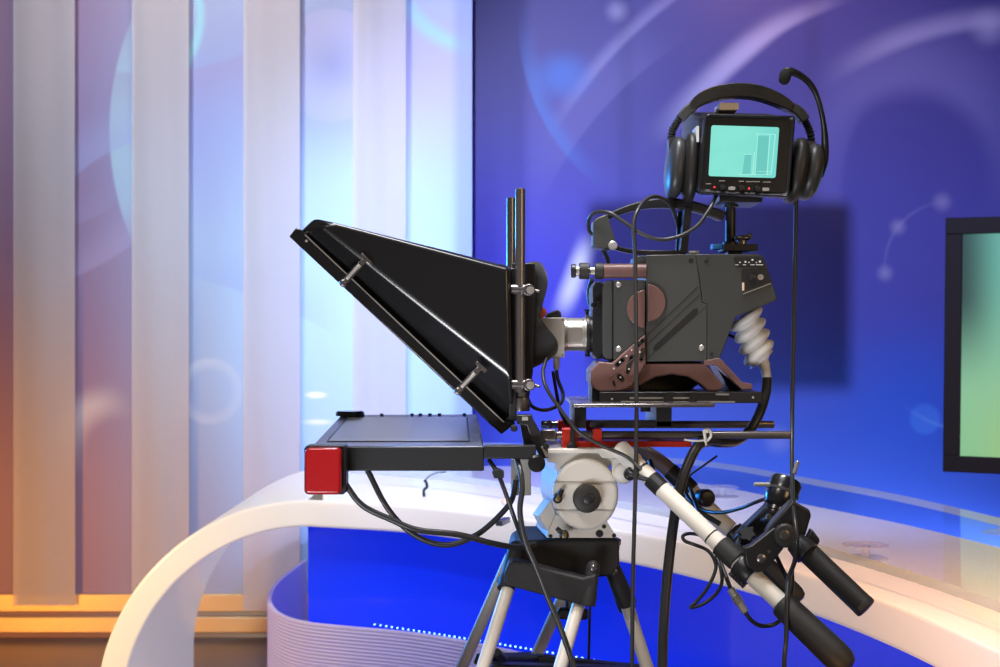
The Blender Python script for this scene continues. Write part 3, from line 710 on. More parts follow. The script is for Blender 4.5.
# viewfinder rail rod at the front
a, b = P(603,271,CFr+.01), P(646,271,CFr+.01)
tb = MB().cyl(a, b, R(7.3,CFr), n=32).build('maroon_tube', maroon, cam, bevel=.0008)
m = MB(); d1 = (b-a)
def kn(x0, x1, r): m.lathe(P(x0,271,CFr+.01), d1, [(0,R(r-1,CFr)),(R(.8,CFr),R(r,CFr)),(R(x1-x0-.8,CFr),R(r,CFr)),(R(x1-x0,CFr),R(r-1,CFr))], 36)
kn(594.5,603.5,8.3); kn(579,589.5,8.3); m.build('knurled_ring', rubber, tb)
m = MB(); kn(588,596,4); kn(575,580,5); m.build('inner_shaft', steel, tb)
m = MB(); kn(571,576,7); m.build('end_cap', black_satin, tb)
# top block where tube enters
MB().rect(637,256,646.5,264, CFr+.01, CBk-.02).build('tube_bracket', body_dark, cam, bevel=.001)
# folding bracket in front below
br = MB().prism([(645.3,334),(646,363.5),(632,386),(621,390.5),(600,391.3),(594,388),(591,383),(591,371),(599,361.5),(612,363)], CFr-.01, CBk-.03).build('front_bracket', maroon, cam, bevel=.003, seg=3)
m = MB(); YD = CFr-.0104
def slot(a, b, w): 
    strip2(m, a, b, w, Y=YD, d=.0003); 
    for q in (a, b): m.lathe(P(q[0],q[1],YD), (0,-1,0), [(-.001,R(w/2,YD)),(.0003,R(w/2,YD))], 14)
slot((617,365),(623,359.5),4.5); slot((637.5,345.5),(643,340.5),4); slot((627,372),(632,357),5); slot((619,376),(622,379),5); slot((641,360),(643,350),4)
slot((613.5,381.5),(614.5,385),2.5)
m.build('bracket_slots', groove_m, br)
m = MB(); strip2(m, (609,378), (644,350), .7, Y=YD, d=.0007); strip2(m, (626,363),(625.5,374), .9, Y=YD, d=.001); strip2(m, (625.5,374),(631,376), .9, Y=YD, d=.001); strip2(m, (631,376),(635,371), .9, Y=YD, d=.001); strip2(m, (635,371),(635,355), .9, Y=YD, d=.001)
m.build('bracket_rib', maroon, br)
for x, y in ((620,362),(614,368.5),(632,350),(620.5,377.5),(629,369),(627,356),(640,352)): MB().lathe(P(x,y,YD), (0,-1,0), [(-.0005,.0020),(.0012,.0018),(.0016,.001)], 14).build('bracket_screw', steel, br)
m = MB(); m.prism([(646,363.5),(704,363.3),(707,364.5),(723.5,385),(723,389),(719,391.3),(708,391.3),(700,384),(688,377),(672,374.5),(655,377.5),(642,384.5),(632,390.5),(618,391.3),(631,378)], CFr+.004, CFr+.06)
m.build('shoulder_pad', maroon, cam, bevel=.007, seg=4)
m = MB(); m.prism([(704,360.5),(719,358),(722,360),(742,382),(752.5,384),(752.5,389.3),(742.5,390),(717,365.5),(704,365)], CFr+.0, CFr+.05); m.build('rear_foot', maroon, cam, bevel=.0015)
m = MB(); m.prism([(716,366),(722,366),(742,390),(730,391)], CFr+.06, CBk-.02); m.build('rear_gusset', black_satin, cam, bevel=.001)
m = MB(); m.prism([(628,362),(704,362),(704,380),(690,391),(640,391)], CFr+.07, CBk-.01); m.build('underside_pad', black_matte, cam, bevel=.004)
MB().prism([(592,386),(592,403),(600,403),(600,391)], CFr+.02, CBk-.03).build('front_stop', black_satin, cam, bevel=.001)
# lens
lens = MB()
YLn = 2.79; xa = lambda x: P(x, 334.5, YLn)
dx = V((1,0,0))
def ring(m, x0, x1, r0, r1=None, n=40): m.lathe(xa(x0), dx, [(0,R(r0,YLn)-.0008),(.0008,R(r0,YLn)),(R(x1-x0,YLn)-.0008,R(r1 or r0,YLn)),(R(x1-x0,YLn),R(r1 or r0,YLn)-.0008)], n)
m = MB(); ring(m, 563.5, 566.5, 17.3); ring(m, 566.5, 583, 16.6); ring(m, 583, 586, 17.2); lb = m.build('lens_barrel', steel, cam)
m = MB(); ring(m, 585.5, 589, 20.5); ring(m, 589, 594.5, 18); m.lathe(xa(587)+V((0,0,R(18,YLn))), (0,0,1), [(0,.003),(.010,.003),(.011,.005),(.014,.005)], 12); m.lathe(xa(587.5)+V((0,0,-R(22,YLn))), (0,0,1), [(0,.005),(.01,.005)], 12)
m.build('lens_ring', black_satin, lb)
MB().rrect(567.5, 327, 582, 342, 1, YLn-R(17.2,YLn), YLn-R(14,YLn)).build('lens_label_plate', steel, lb, bevel=.0005)
bx = MB().rrect(541,317.5,564.8,357.5,1.5, 2.735, 2.84).build('lens_servo_box', grey_plastic, cam, bevel=.0015)
m = MB()
for x, y in ((562.5,319.8),(562.5,355)): m.lathe(P(x,y,2.735), (0,-1,0), [(-.0005,.0018),(.0006,.0016)], 10)
m.build('servo_screw', groove_m, bx)
MB().lathe(P(541,312.5,2.72), (0,-1,0), [(0,R(5.6,2.72)),(.006,R(5.6,2.72)),(.009,R(4.3,2.72)),(.0095,R(2,2.72))], 28).build('red_button', salmon, bx)
m = MB(); m.prism([(546,317.8),(547,313.5),(552,311.5),(558,309.5),(561,312),(562,317.8)], 2.74, 2.79); m.build('strap_fold', cloth, bx, bevel=.003)
m = MB(); m.lathe(P(556.5,357,2.76), (0,0,-1), [(0,.007),(.02,.006),(.026,.004)], 16); m.build('cable_plug', grey_plastic, bx)
m = MB(); m.lathe(P(598,304,2.73), (0,-1,0), [(0,R(3.3,2.73)),(.012,R(3.3,2.73)),(.014,R(2.4,2.73))], 20); m.lathe(P(595,305,2.73), (-.6,-1,0), [(0,.004),(.01,.004)], 12); m.build('mount_release', black_gloss, cam)

# handle
gr = MB().prism([(593.4,221),(597,217.5),(606,214.5),(608.5,218),(616,241),(613,249),(606,249.5),(593,246.3)], 2.755, 2.825).build('handle_grip', body_grey, cam, bevel=.003, seg=3)
hp = [P(603,219,YC), P(622,211,YC), P(642,205.5,YC), P(662,203.5,YC), P(680,204.5,YC), P(697,208,YC), P(711,212.5,YC), P(723,217,YC)]
MB().ribbon(hp, .030, lambda t: R(5+5*min(1, t*2.2), YC)*(1 if t < .98 else .85), sub=8).build('carry_handle', black_satin, cam, bevel=.003, seg=3)
MB().ribbon([P(612,246.5,YC), P(621,249.5,YC), P(632,251.6,YC), P(646,252.7,YC), P(664,253,YC), P(684,252.6,YC)], .026, R(4.5,YC), sub=6).build('handle_foot_rail', black_satin, cam, bevel=.0015)
MB().lathe(P(612.8,245.7,2.755), (0,-1,0), [(0,R(4.6,2.75)),(.004,R(4.6,2.75)),(.006,R(3.6,2.75)),(.0065,R(1.5,2.75))], 28).build('handle_pivot', chrome, cam)
m = MB(); m.prism([(685,207),(692,207),(687.5,253),(680,253)], YC-.018, YC+.018); m.prism([(678,212),(683,210),(682,253),(676,253)], YC+.02, YC+.032)
m.build('handle_post', black_satin, cam, bevel=.001)
m = MB(); m.rect(690,251,699,255, YC-.04, YC+.01); m.cyl(P(689,252.5,2.76), P(699,252.5,2.76), .004); m.build('handle_latch', steel, cam, bevel=.001)
# viewfinder mount
m = MB(); m.lathe(P(730.5,245,YC), (0,0,1), [(0,R(8,YC)),(R(3,YC),R(8,YC)),(R(3.2,YC),R(5.2,YC)),(R(38,YC),R(5.2,YC)),(R(38,YC),R(8,YC)),(R(44,YC),R(8,YC))], 28)
m.rect(722,244.5,756,251.5, YC-.04, YC+.03, ref=YC-.02); m.rect(728,251,742,254.5, YC-.02, YC+.02)
vm = m.build('viewfinder_post', black_satin, cam, bevel=.001)
MB().rect(712.5,243.8,722.5,249, YC-.018, YC+.01, ref=YC-.018).build('blue_lit_face_tab', blue_lit_face, vm, bevel=.0005)  # left end of the mount block, coloured as if lit blue
m = MB(); m.lathe(P(742,245,YC-.02), (0,0,1), [(0,.010),(.008,.010),(.010,.006),(.014,.006)], 20); m.ell(P(743,238,YC-.02), (.017,.010,.006)); m.ell(P(749,235.5,YC-.02), (.006,.005,.005)); m.build('viewfinder_lock_knob', gunmetal, vm)
m = MB(); m.rect(715,198.5,757,205, YC-.06, YC+.06, ref=YC); m.build('mount_cradle', black_satin, vm, bevel=.002)
# strain relief boot
bt_path = [P(745,315,2.79), P(750,330,2.79), P(756,346,2.79), P(761,358,2.79), P(765,367,2.79)]
prof_n = 96; pth = ctr(bt_path, prof_n); m = MB(); rings = []
u = V((0,1,0))
for k, p in enumerate(pth):
    t = k/(prof_n-1); d1 = (pth[min(k+1,prof_n-1)]-pth[max(k-1,0)]).normalized()
    tilt = V((-d1.z, 0, d1.x))
    if t < .86:
        ph = (t/.86)*4.0+.15; fr = ph % 1.0; rad = R(11.5+6.8*(math.sin(math.pi*fr)**.75), 2.79)*(1-.04*t)
    else: rad = R(6.2-(t-.86)*4, 2.79)+R(6,2.79)*max(0, 1-(t-.86)/.05)*.6
    w_ = d1.cross(u).normalized(); rg = []
    for i in range(32):
        a = 2*math.pi*i/32; rg.append(p+u*math.cos(a)*rad+w_*math.sin(a)*rad - d1*math.sin(a)*rad*.28*(1 if t < .86 else max(0, 1-(t-.86)/.08)))
    rings.append(rg)
m.loft(rings); m.build('ribbed_cable_boot', boot_m, cam, angle=60)
MB().cyl(P(764,363,2.79), P(767,378.5,2.79), R(5.2,2.79), R(4.6,2.79)).build('boot_sleeve', boot_m, cam)
MB().tube([P(727,334,2.84), P(738,339,2.84), P(748,343,2.82)], R(1.6,2.8)).build('boot_strap', cable_m, cam)

# ---- viewfinder monitor
vf = thing('viewfinder_monitor', 'small boxy black viewfinder monitor with glowing mint-green screen', 'monitor', P(742,200,YC))
VF = 2.70
TL, TR_, BR_, BL = (705,113),(796,115.5),(789.5,197.5),(698,193)
def q4(u_, v_):  # bilinear on the face: u right, v down
    x = (TL[0]*(1-u_)+TR_[0]*u_)*(1-v_)+(BL[0]*(1-u_)+BR_[0]*u_)*v_
    y = (TL[1]*(1-u_)+TR_[1]*u_)*(1-v_)+(BL[1]*(1-u_)+BR_[1]*u_)*v_
    return (x, y)
def rq(pts, r, n=5):
    out = []
    for i in range(4):
        p0, p1, p2 = V(pts[i-1]).to_2d() if False else pts[i-1], pts[i], pts[(i+1) % 4]
        a = (p0[0]-p1[0], p0[1]-p1[1]); b = (p2[0]-p1[0], p2[1]-p1[1]); la = math.hypot(*a); lb_ = math.hypot(*b)
        A = (p1[0]+a[0]/la*r, p1[1]+a[1]/la*r); B = (p1[0]+b[0]/lb_*r, p1[1]+b[1]/lb_*r)
        for k in range(n+1):
            t = k/n; out.append(((1-t)**2*A[0]+2*t*(1-t)*p1[0]+t*t*B[0], (1-t)**2*A[1]+2*t*(1-t)*p1[1]+t*t*B[1]))
    return out
o3 = rq([TL,TR_,BR_,BL], 5)
f0 = [P(x,y,VF) for x,y in o3]; cen_ = sum(f0, V())/len(f0)
m = MB(); 
def ringat(dy, s, dx_=0, dz_=0): return [V((cen_.x+(p.x-cen_.x)*s+dx_, VF+dy, cen_.z+(p.z-cen_.z)*s+dz_)) for p in f0]
m.loft([ringat(.003,.86), ringat(.0035,.90), ringat(-.002,.965), ringat(0,.99), ringat(.004,1.0), ringat(.03,1.0), ringat(.032,.985,-.002,.001), ringat(.14,.985,-.016,.026), ringat(.22,.90,-.022,.034)])
m.build('case', vf_case, vf, angle=50)
m = MB(); m.prism(rq([q4(.045,.05),q4(.95,.05),q4(.955,.95),q4(.04,.95)], 3), VF+.0015, VF+.02); m.build('face_plate', vf_face, vf, bevel=.0006)
vsm = bpy.data.materials.new('mint_screen'); vsm.use_nodes = True; g = NG(vsm); b = g.n['Principled BSDF']
tc = g.n.new('ShaderNodeTexCoord'); sp = g.n.new('ShaderNodeSeparateXYZ'); g.l.new(tc.outputs['Generated'], sp.inputs[0])
wn = g.n.new('ShaderNodeTexNoise'); wn.inputs['Scale'].default_value = 3; g.l.new(tc.outputs['Generated'], wn.inputs['Vector'])
c = g.mix(wn.outputs['Fac'], (.19,.74,.62), (.27,.80,.69)); b.inputs['Base Color'].default_value = (.02,.03,.03,1)
c = g.mix(g.math('MULTIPLY', g.ss(sp.outputs[0], .5, .95), .5), c, (.13,.62,.60))
g.l.new(c, b.inputs['Emission Color']); b.inputs['Emission Strength'].default_value = .98; b.inputs['Roughness'].default_value = .25
s3 = rq([(711.5,125.2),(779.3,127.3),(775.5,178),(708.6,176)], 2.5)
sc = MB().prism(s3, VF-.0005, VF+.01, ref=VF).build('screen', vsm, vf)
def scr_pt(u_, v_): return ((711.5*(1-u_)+779.3*u_)*(1-v_)+(708.6*(1-u_)+775.5*u_)*v_, (125.2*(1-u_)+127.3*u_)*(1-v_)+(176*(1-u_)+178*u_)*v_)
m = MB(); m.prism([scr_pt(.70,.18), scr_pt(.86,.18), scr_pt(.86,.95), scr_pt(.70,.95)], VF-.0007, VF); m.prism([scr_pt(.52,.56), scr_pt(.62,.56), scr_pt(.62,.95), scr_pt(.50,.95)], VF-.0007, VF); m.build('picture_shape', vf_shade, sc)
m = MB()
for a, b_, w in (((.66,.14),(.95,.14),.5),((.95,.14),(.93,.93),.8),((.87,.14),(.87,.95),.8),((.69,.14),(.69,.95),.5),((.45,.95),(.93,.93),.5),((.5,.55),(.62,.55),.5),((.72,.88),(.93,.88),.4),((.66,.5),(.66,.95),.7)):
    strip2(m, scr_pt(*a), scr_pt(*b_), w, Y=VF-.0007, d=.0003, e=.0005)
m.build('picture_outline', vf_line, sc)
for x, y in ((722.5,187.5),(741.5,188),(757.5,188.8)): MB().lathe(P(x,y,VF+.001), (0,-1,0), [(0,.0058),(.007,.005),(.0078,.003)], 20).build('control_knob', black_satin, vf)
for x, y in ((732,188.3),(766,189.3)): MB().rect(x-3.3,y-1.6,x+3.3,y+1.6, VF-.001, VF+.004).build('push_button', button_m, vf, bevel=.0004)
for x, y in ((714.5,187.2),(749,188.6)): MB().lathe(P(x,y,VF+.001), (0,-1,0), [(0,.0022),(.002,.0018),(.0026,.001)], 12).build('status_light', led_red, vf)
m = MB()
for x0, x1, y in ((706,711,183.8),(705.5,710,190),(719,725,180.8),(739,744,181.3),(746,760,181.6),(763,771,182)): m.rect(x0,y-.4,x1,y+.4, VF+.0008, VF+.003)
m.build('control_marking', button_m, vf)
m = MB(); m.rect(696.5,126,699,142, VF+.03, VF+.09, ref=VF+.03); m.build('side_label', white_plastic, vf)
m = MB(); m.rrect(719,102.5,739,110,2, VF+.07, VF+.13); m.build('beige_top_box', beige, vf, bevel=.001)

# ---- headset
hs = thing('headset', 'black padded headset with boom microphone hung over the viewfinder monitor', 'headset', P(744,205,YC))
Yh = 2.78
m = MB(); m.ribbon([P(691,108,Yh), P(697,102,Yh), P(707,96.5,Yh), P(722,92.5,Yh), P(740,91,Yh), P(757,93,Yh), P(772,98,Yh), P(783,103.5,Yh), P(791,109,Yh)], .034, lambda t: R(6+8*math.sin(math.pi*min(1,max(0,t)))**.5, Yh), sub=8)
m.build('headband', leather, hs, bevel=.004, seg=4)
for pts in ([(694.5,106),(687,111),(680,119)], [(789,107),(798,112),(805,121)]):
    MB().ribbon([P(x,y,Yh) for x,y in pts], .026, R(10,Yh), sub=5).build('yoke_slider', mat('hs_grey%d'%pts[0][0], (.06,.063,.066), .4), hs, bevel=.003, seg=3)
for pts in ([(680,118),(675.5,125),(672.5,131),(671,139)], [(803,118),(807,125),(810,132),(811.5,142)]):
    q = smooth([P(x,y,Yh) for x,y in pts], 12); m = MB(); N = len(q); rg = []
    path = q; rad = [R(3.4+(.9 if k % 4 < 2 else -.2), Yh) for k in range(N)]
    m.tube(path, rad, n=16, sub=1); m.build('corrugated_sleeve', rubber, hs)
Mx = Matrix.Rotation(math.radians(6), 3, 'Y')
cp = MB(); cp.ell(P(675.5,168,Yh), (R(10.5,Yh), .055, R(31,Yh)), Mx, n=32, m=20, e=.82); cp.rrect(669,137,677,152,2, Yh-.02, Yh+.02)
cp.build('ear_cup', mat('ear_shell', (.04,.042,.045), .38), hs, bevel=.0)
MB().ell(P(689.5,168,Yh-.01), (R(8,Yh), .052, R(35,Yh)), Matrix.Rotation(math.radians(2), 3, 'Y'), n=32, m=20, e=.8).build('ear_cushion', leather, hs)
cp = MB(); cp.ell(P(809,172,Yh), (R(12,Yh), .055, R(29,Yh)), Matrix.Rotation(math.radians(12), 3, 'Y'), n=32, m=20, e=.85); cp.rrect(806,141,815,156,2, Yh-.02, Yh+.02)
cp.build('ear_cup', MATS['ear_shell'], hs)
m = MB(); m.ell(P(795,171,Yh-.015), (R(10.5,Yh), .060, R(33,Yh)), Matrix.Rotation(math.radians(10), 3, 'Y'), n=40, m=24, e=.8)
o = m.build('ear_cushion', leather, hs)
bmn = [P(819,176,Yh-.01), P(824,160,Yh-.02), P(825,142,Yh-.03), P(823,120,Yh-.05), P(817.5,98,Yh-.06), P(810,84,Yh-.07), P(800,75.5,Yh-.08), P(791,71.5,Yh-.09), P(785,71,Yh-.09)]
MB().tube(bmn, [R(r,Yh) for r in (4.6,4.4,3.6,2.6,2.6,3,3.4,4,4)], n=16, sub=6).build('microphone_boom', black_satin, hs)
MB().ell(P(785,76.5,Yh-.09), (R(5.8,Yh), R(5.5,Yh), R(8,Yh)), Matrix.Rotation(math.radians(12), 3, 'Y'), e=.85).build('microphone', foam, hs)
MB().cyl(P(796,197,Yh-.01), P(796,206,Yh-.01), R(2.4,Yh), n=14).build('cord_relief', rubber, hs)

# ---- teleprompter hood
HN = 2.615; HFAR = 2.985
tp = thing('teleprompter_hood', 'large black wedge-shaped teleprompter hood pointing left in front of the lens', 'teleprompter', P(520,440,YC))
def fromref(pts, Y, ref=HN): return [V(((x-CX)/F*ref, Y, EYE-(y-CY)/F*ref)) for x, y in pts]
Op = [(294,231.5),(312,217),(511.5,266.3),(514.5,433)]
Ip = [(320,225),(336,222.5),(509,268.5),(511.5,377)]
m = MB()
dep = [.050,.024,.020,.055]
on = [V((p.x, HN+d_, p.z)) for p, d_ in zip(fromref(Op, HN), dep)]; of = [V((p.x, HFAR-d_, p.z)) for p, d_ in zip(fromref(Op, HN), dep)]
m.loft([fromref(Ip, HN), on, of, fromref(Ip, HFAR)])
m.build('hood_shell', black_gloss, tp, bevel=.010, seg=8, harden=True)
m = MB(); m.prism([(289,236.5),(296,227.5),(301,229.5),(307,234.3),(505,421.5),(515,421.5),(515,424),(501.5,434.5)], HN+.030, HFAR-.030, ref=HN+.030)
fr = m.build('glass_frame', black_gloss, tp, bevel=.003)
m = MB(); strip2(m, (305,234.8), (504,422.3), 1.2, Y=HN+.029, d=.0012); m.build('frame_seam', steel, fr)
A1, A2 = P(293,238,HN+.02), P(500,432,HN+.02); dd = (A2-A1); nn = V((dd.z,0,-dd.x)).normalized(); nn = nn if nn.z < 0 else -nn
cg = (A1+A2)/2+nn*.0015; cg.y = YC
MB().obox(cg, dd*.47, V((0,.15,0)), nn*.0015).build('beam_splitter_glass', mirror_glass, tp)
for (ax_, ay, bx_, by) in ((343.5,283,366,259), (458,391,481,367)):
    m = MB(); a = P(ax_,ay,HN-.003); b_ = P(bx_,by,HN-.003); d1 = (b_-a).normalized(); n1 = V((d1.z,0,-d1.x))
    m.bar(a, a.lerp(b_,.8), .010, .0115); m.obox(a.lerp(b_,.8), d1*.009, V((0,.006,0)), n1*.005)
    m.lathe(a+V((0,.004,0)), (0,-1,0), [(0,.0075),(.008,.0075),(.011,.005)], 20)
    m.obox(b_, d1*.0035, V((0,.004,0)), n1*.013)
    k = m.build('clip', gunmetal, tp, bevel=.001)
    MB().obox(a.lerp(b_,.45)+V((0,-.007,0)), d1*.018, V((0,.002,0)), n1*.0028).build('clip_lever', chrome, k, bevel=.0008)
m = MB(); m.lathe(P(306.5,241,HN+.030), (0,-1,0), [(0,.0028),(.002,.0024)], 12); m.build('frame_screw', chrome, tp)
# back plate and rods
m = MB(); m.rect(509,268,516.5,421, HN+.03, HFAR-.03, ref=HN+.03); m.prism([(512,263),(535,263),(536,300),(534,330),(533,372),(528,405),(512,405)], HN+.06, HFAR-.06, ref=HN+.06); m.build('back_plate', black_satin, tp, bevel=.002)
near = P(520.2,300,2.64); 
m = MB(); a = P(520.2,188.5,2.64); b_ = P(520.2,392,2.64); m.lathe(a, (0,0,-1), [(0,.0075),(.0015,.0095),((a-b_).length,.0095)], 28); o=m.build('upright_rod', gunmetal, tp)
m = MB(); a = P(511,197.5,2.94); b_ = P(511,385,2.94); m.lathe(a, (0,0,-1), [(0,.0075),(.0015,.0095),((a-b_).length,.0095)], 28); m.build('upright_rod', gunmetal, tp)
for y in (289.5, 384.5):
    m = MB(); m.cyl(P(510.5,y,2.64), P(530,y,2.64), R(5.4,2.64)); m.cyl(P(529,y+.5,2.66), P(529,y+.5,2.61), R(6,2.64)); m.cyl(P(528,y-.5,2.625), P(540,y+2.2,2.615), R(1.6,2.64)); m.cyl(P(517,y,2.66),P(517,y,2.9), .008)
    k = m.build('rod_clamp', gunmetal, tp, bevel=.0015)
    MB().lathe(P(530.5,y+.8,2.61), (0,-1,0), [(0,R(4.2,2.61)),(.003,R(4,2.61)),(.0035,R(2,2.61))], 8).build('clamp_bolt', steel, k)
m = MB(); m.lathe(P(521.5,392,2.66), (0,0,-1), [(0,.011),(.010,.011),(.011,.0155),(.028,.0165),(.036,.015)], 28); m.build('rod_foot', gunmetal, tp)
# tilting bracket
m = MB(); m.prism([(516,415),(532,415),(533.5,420),(548,446),(548,458),(541,459),(531,440),(527,426),(517,424)], 2.60, 2.63, ref=2.60); m.prism([(516,415),(532,415),(533.5,420),(548,446),(541,452),(531,440),(527,426),(517,424)], 2.90, 2.93, ref=2.90)
m.prism([(520,424),(528,426),(536,446),(524,446)], 2.66, 2.88, ref=2.66)
m.build('tilt_bracket', black_satin, tp, bevel=.002)
m = MB(); m.rect(522,417,528,420.5, 2.596, 2.602); m.prism([(541,447),(544,446),(549,456),(546,457.5)], 2.594, 2.602); m.build('bracket_edge', chrome, tp)
m = MB(); MB().lathe(P(514,428,2.60), (0,-1,0), [(0,.007),(.008,.007),(.010,.005)], 8).build('tilt_screw', black_satin, tp); m.lathe(P(536.5,463,2.58), (0,-1,0), [(0,.016),(.012,.016),(.015,.012),(.0155,.006)], 28); MB().lathe(P(546,446,2.6), (0,-1,0), [(0,.006),(.01,.006)], 16).build('tilt_screw', black_satin, tp); m.build('tilt_knob', black_gloss, tp)
# cloth shroud
sh = [(524,260),(533,259.5),(541,261.5),(546,268),(547.5,276),(546,289),(541,299),(536,308),(535,322),(537,332),(541,339),(550,343),(559,345),(557,351),(552,358),(544,364),(534,369),(526,371),(522,330),(522,290)]
def shr(Y, s, ph):
    pts = []; n = len(sh)
    for k, (x, y) in enumerate(sh): pts.append(V(((x-CX)/F*2.74, Y, EYE-(y-CY)/F*2.74)))
    c0 = sum(pts, V())/n
    return [V((c0.x+(p.x-c0.x)*s+.004*math.sin(p.z*90+ph), p.y, c0.z+(p.z-c0.z)*(s*.98)+.004*math.sin(p.x*120+ph*2))) for p in pts]
m = MB(); m.loft([shr(2.690,.72,0), shr(2.693,.85,.6), shr(2.702,.94,1.1), shr(2.718,1.0,1.7), shr(2.74,.99,2.6), shr(2.77,.97,3.3), shr(2.82,.99,4.4), shr(2.87,.94,5.5), shr(2.90,.8,6.2)])
o = m.build('cloth_shroud', cloth, tp, angle=80); o.modifiers.new('s','SUBSURF').levels = 2; o.modifiers['s'].render_levels = 2

# ---- prompter monitor (flat, screen up)
pm = thing('prompter_monitor', 'flat prompter monitor lying face up below the hood, grey blank screen', 'monitor', P(415,471,2.7))
Yf, Yb_ = 2.58, 2.93
tlc, trc, brc, blc = P(341,414.5,Yb_), P(478,414,Yb_), P(484,446,Yf), P(311,446.5,Yf)
dn = V((0,0,-.044))
m = MB(); m.loft([[tlc,trc,brc,blc],[p+V((0,0,-.028)) for p in (tlc,trc,brc,blc)]]); m.build('case', prompt_case, pm, bevel=.004, seg=3)
def bil(u_, v_, up_=0.0):
    return (blc*(1-u_)+brc*u_)*(1-v_)+(tlc*(1-u_)+trc*u_)*v_+V((0,0,up_))
m = MB(); c4 = [P(341.5,418.5,2.93-.04), P(465,417.3,2.93-.04), P(469,441.7,2.58+.045), P(324,441.7,2.58+.045)]
m.loft([[bil(.075,.14,.0015), bil(.915,.14,.0015), bil(.915,.88,.0015), bil(.075,.88,.0015)],[bil(.075,.14,-.003), bil(.915,.14,-.003), bil(.915,.88,-.003), bil(.075,.88,-.003)]]); m.build('screen', prompt_screen, pm, bevel=.001)
m = MB(); m.loft([[bil(.068,.128,.001), bil(.922,.128,.001), bil(.922,.892,.001), bil(.068,.892,.001)],[bil(.068,.128,-.003), bil(.922,.128,-.003), bil(.922,.892,-.003), bil(.068,.892,-.003)]]); m.build('screen_frame', groove_m, pm)
m = MB(); m.rect(311,446.8,484,471, Yf-.004, Yf+.012, ref=Yf-.004); m.build('front_rail', black_satin, pm, bevel=.002)
m = MB(); m.rect(484,445.6,536,459, Yf-.008, Yf+.02, ref=Yf-.008); m.build('support_arm', black_satin, pm, bevel=.002)
m = MB(); m.lathe(bil(.07,1.0,-.002)+V((0,-.01,0)), (0,0,1), [(0,.030),(.006,.030),(.010,.026)], 28); m.build('corner_cap', black_gloss, pm)
for u_ in (.30,.52,.58,.65,.72,.9): MB().lathe(bil(u_,.975,.0), (0,0,1), [(0,.004),(.003,.0035)], 10).build('menu_button', groove_m, pm)

# ---- tally lamp
ta = thing('tally_lamp', 'square red tally lamp on the front corner of the prompter monitor', 'signal lamp', P(324,496,2.54))
MB().rrect(303.8,445.5,346,495,4.5, 2.540, 2.578, ref=2.535).build('housing', black_satin, ta, bevel=.002)
ln = MB().rrect(305.5,447.5,341.5,494,5, 2.522, 2.545, ref=2.53).build('red_lens', red_lens, ta, bevel=.005, seg=4)
# ---- small grey box under arm
jb = thing('power_junction_box', 'small upright grey box hanging under the prompter support arm', 'junction box', P(521,496,2.63))
MB().rrect(511,459,531,495.5,1, 2.61, 2.65, ref=2.61).build('case', grey_plastic, jb, bevel=.001)
MB().disc(521,457,9.5,2.615,2.65,24,ry=4).build('cap', maroon, jb, bevel=.001)

# ---- zip tie
zt = MB(); c0 = P(706,437,2.69)
zt.tube([P(704,431,2.685), P(707,428.8,2.675), P(710,431,2.67), P(711,436,2.668), P(708,440,2.672), P(705,443,2.676)], .0025, n=8, sub=5)
zt.tube([P(705.5,445,2.672), P(705,437,2.668), P(704,430,2.668)], .003, n=8, sub=5)
zt.tube([P(706,440,2.668), P(698,441,2.664), P(690,440.5,2.662), P(684.5,439.5,2.66)], .0018, n=8, sub=5)
zt.obox(P(706,431,2.668), (.004,0,0), (0,.003,0), (0,0,.0035))
tag(zt.build('cable_tie', white_plastic), 'white plastic cable tie looped round the near rod and the thick cable', 'cable tie')

# ---- cables
def cable(pts, r, lab, m=cable_m, n=12, grp=None, name='cable'):
    return tag(MB().tube([P(*p) for p in pts], r, n=n, sub=8).build(name, m), lab, 'cable', grp)
def withY(pts, Y): return [(x, y, Y) for x, y in pts]
cable([(344,482,2.56),(362,505,2.56),(392,520,2.56),(418,530,2.56),(458,534.5,2.57),(491,543,2.59),(515,547,2.62),(535,545,2.66)], .0056, 'black cable sagging from the tally lamp across to the tripod crown')
cable([(367.5,470,2.60),(385.5,505,2.60),(405,528,2.60),(428,541.5,2.60),(451.5,544.5,2.60),(478,534,2.60),(501,514,2.60),(512,499,2.60),(516,480,2.60)], .0054, 'black cable looping low under the prompter monitor and back up')
cable([(489,460,2.60),(498,474,2.58),(507,497,2.575),(515,520,2.58),(523,541,2.60)], .0042, 'thin black cable crossing below the prompter support arm')
tag(MB().prism([(492,472),(498,469),(504,472),(504,478),(494,478.5)], 2.562, 2.592).build('cable_clip', black_satin, bevel=.001), 'small black clip on the thin cable below the prompter arm', 'clip')
cable([(517,459,2.59),(521,474,2.565),(522,490,2.56),(520,512,2.56),(525,540,2.56),(536,567,2.56),(548,598,2.56),(562,632,2.555),(575,672,2.55),(592,740,2.5),(620,900,2.4)], .0054, 'grey-sheened cable hanging from the prompter arm down across the tripod crossbar', cable_g)
cable([(716,196,2.72),(712,205,2.70),(707,213,2.69),(697,226,2.68),(680,236,2.68),(660,239.5,2.68),(642,234,2.68),(624,222,2.69),(610,213,2.70),(597,212,2.72),(590,217,2.74),(588.5,224,2.76),(590,232,2.775),(597,236,2.78)], .0038, 'black cable curving from the viewfinder monitor down over the carry handle', cable_g)
cable([(680,243,2.84),(679,230,2.83),(676,218,2.80),(669,203,2.76),(656.5,196.5,2.74),(645.5,200,2.72),(637,212,2.69),(633.5,227,2.68),(635,255,2.67),(636,330,2.655),(636.5,420,2.64),(635,500,2.62),(633,580,2.61),(632,680,2.60),(632,860,2.55)], .0040, 'long black cable dropping straight down past the maroon disc to the floor', cable_g)
cable([(603,249,2.80),(608,262,2.84),(604,270,2.86)], .0048, 'short black cable tucked behind the front of the carry handle')
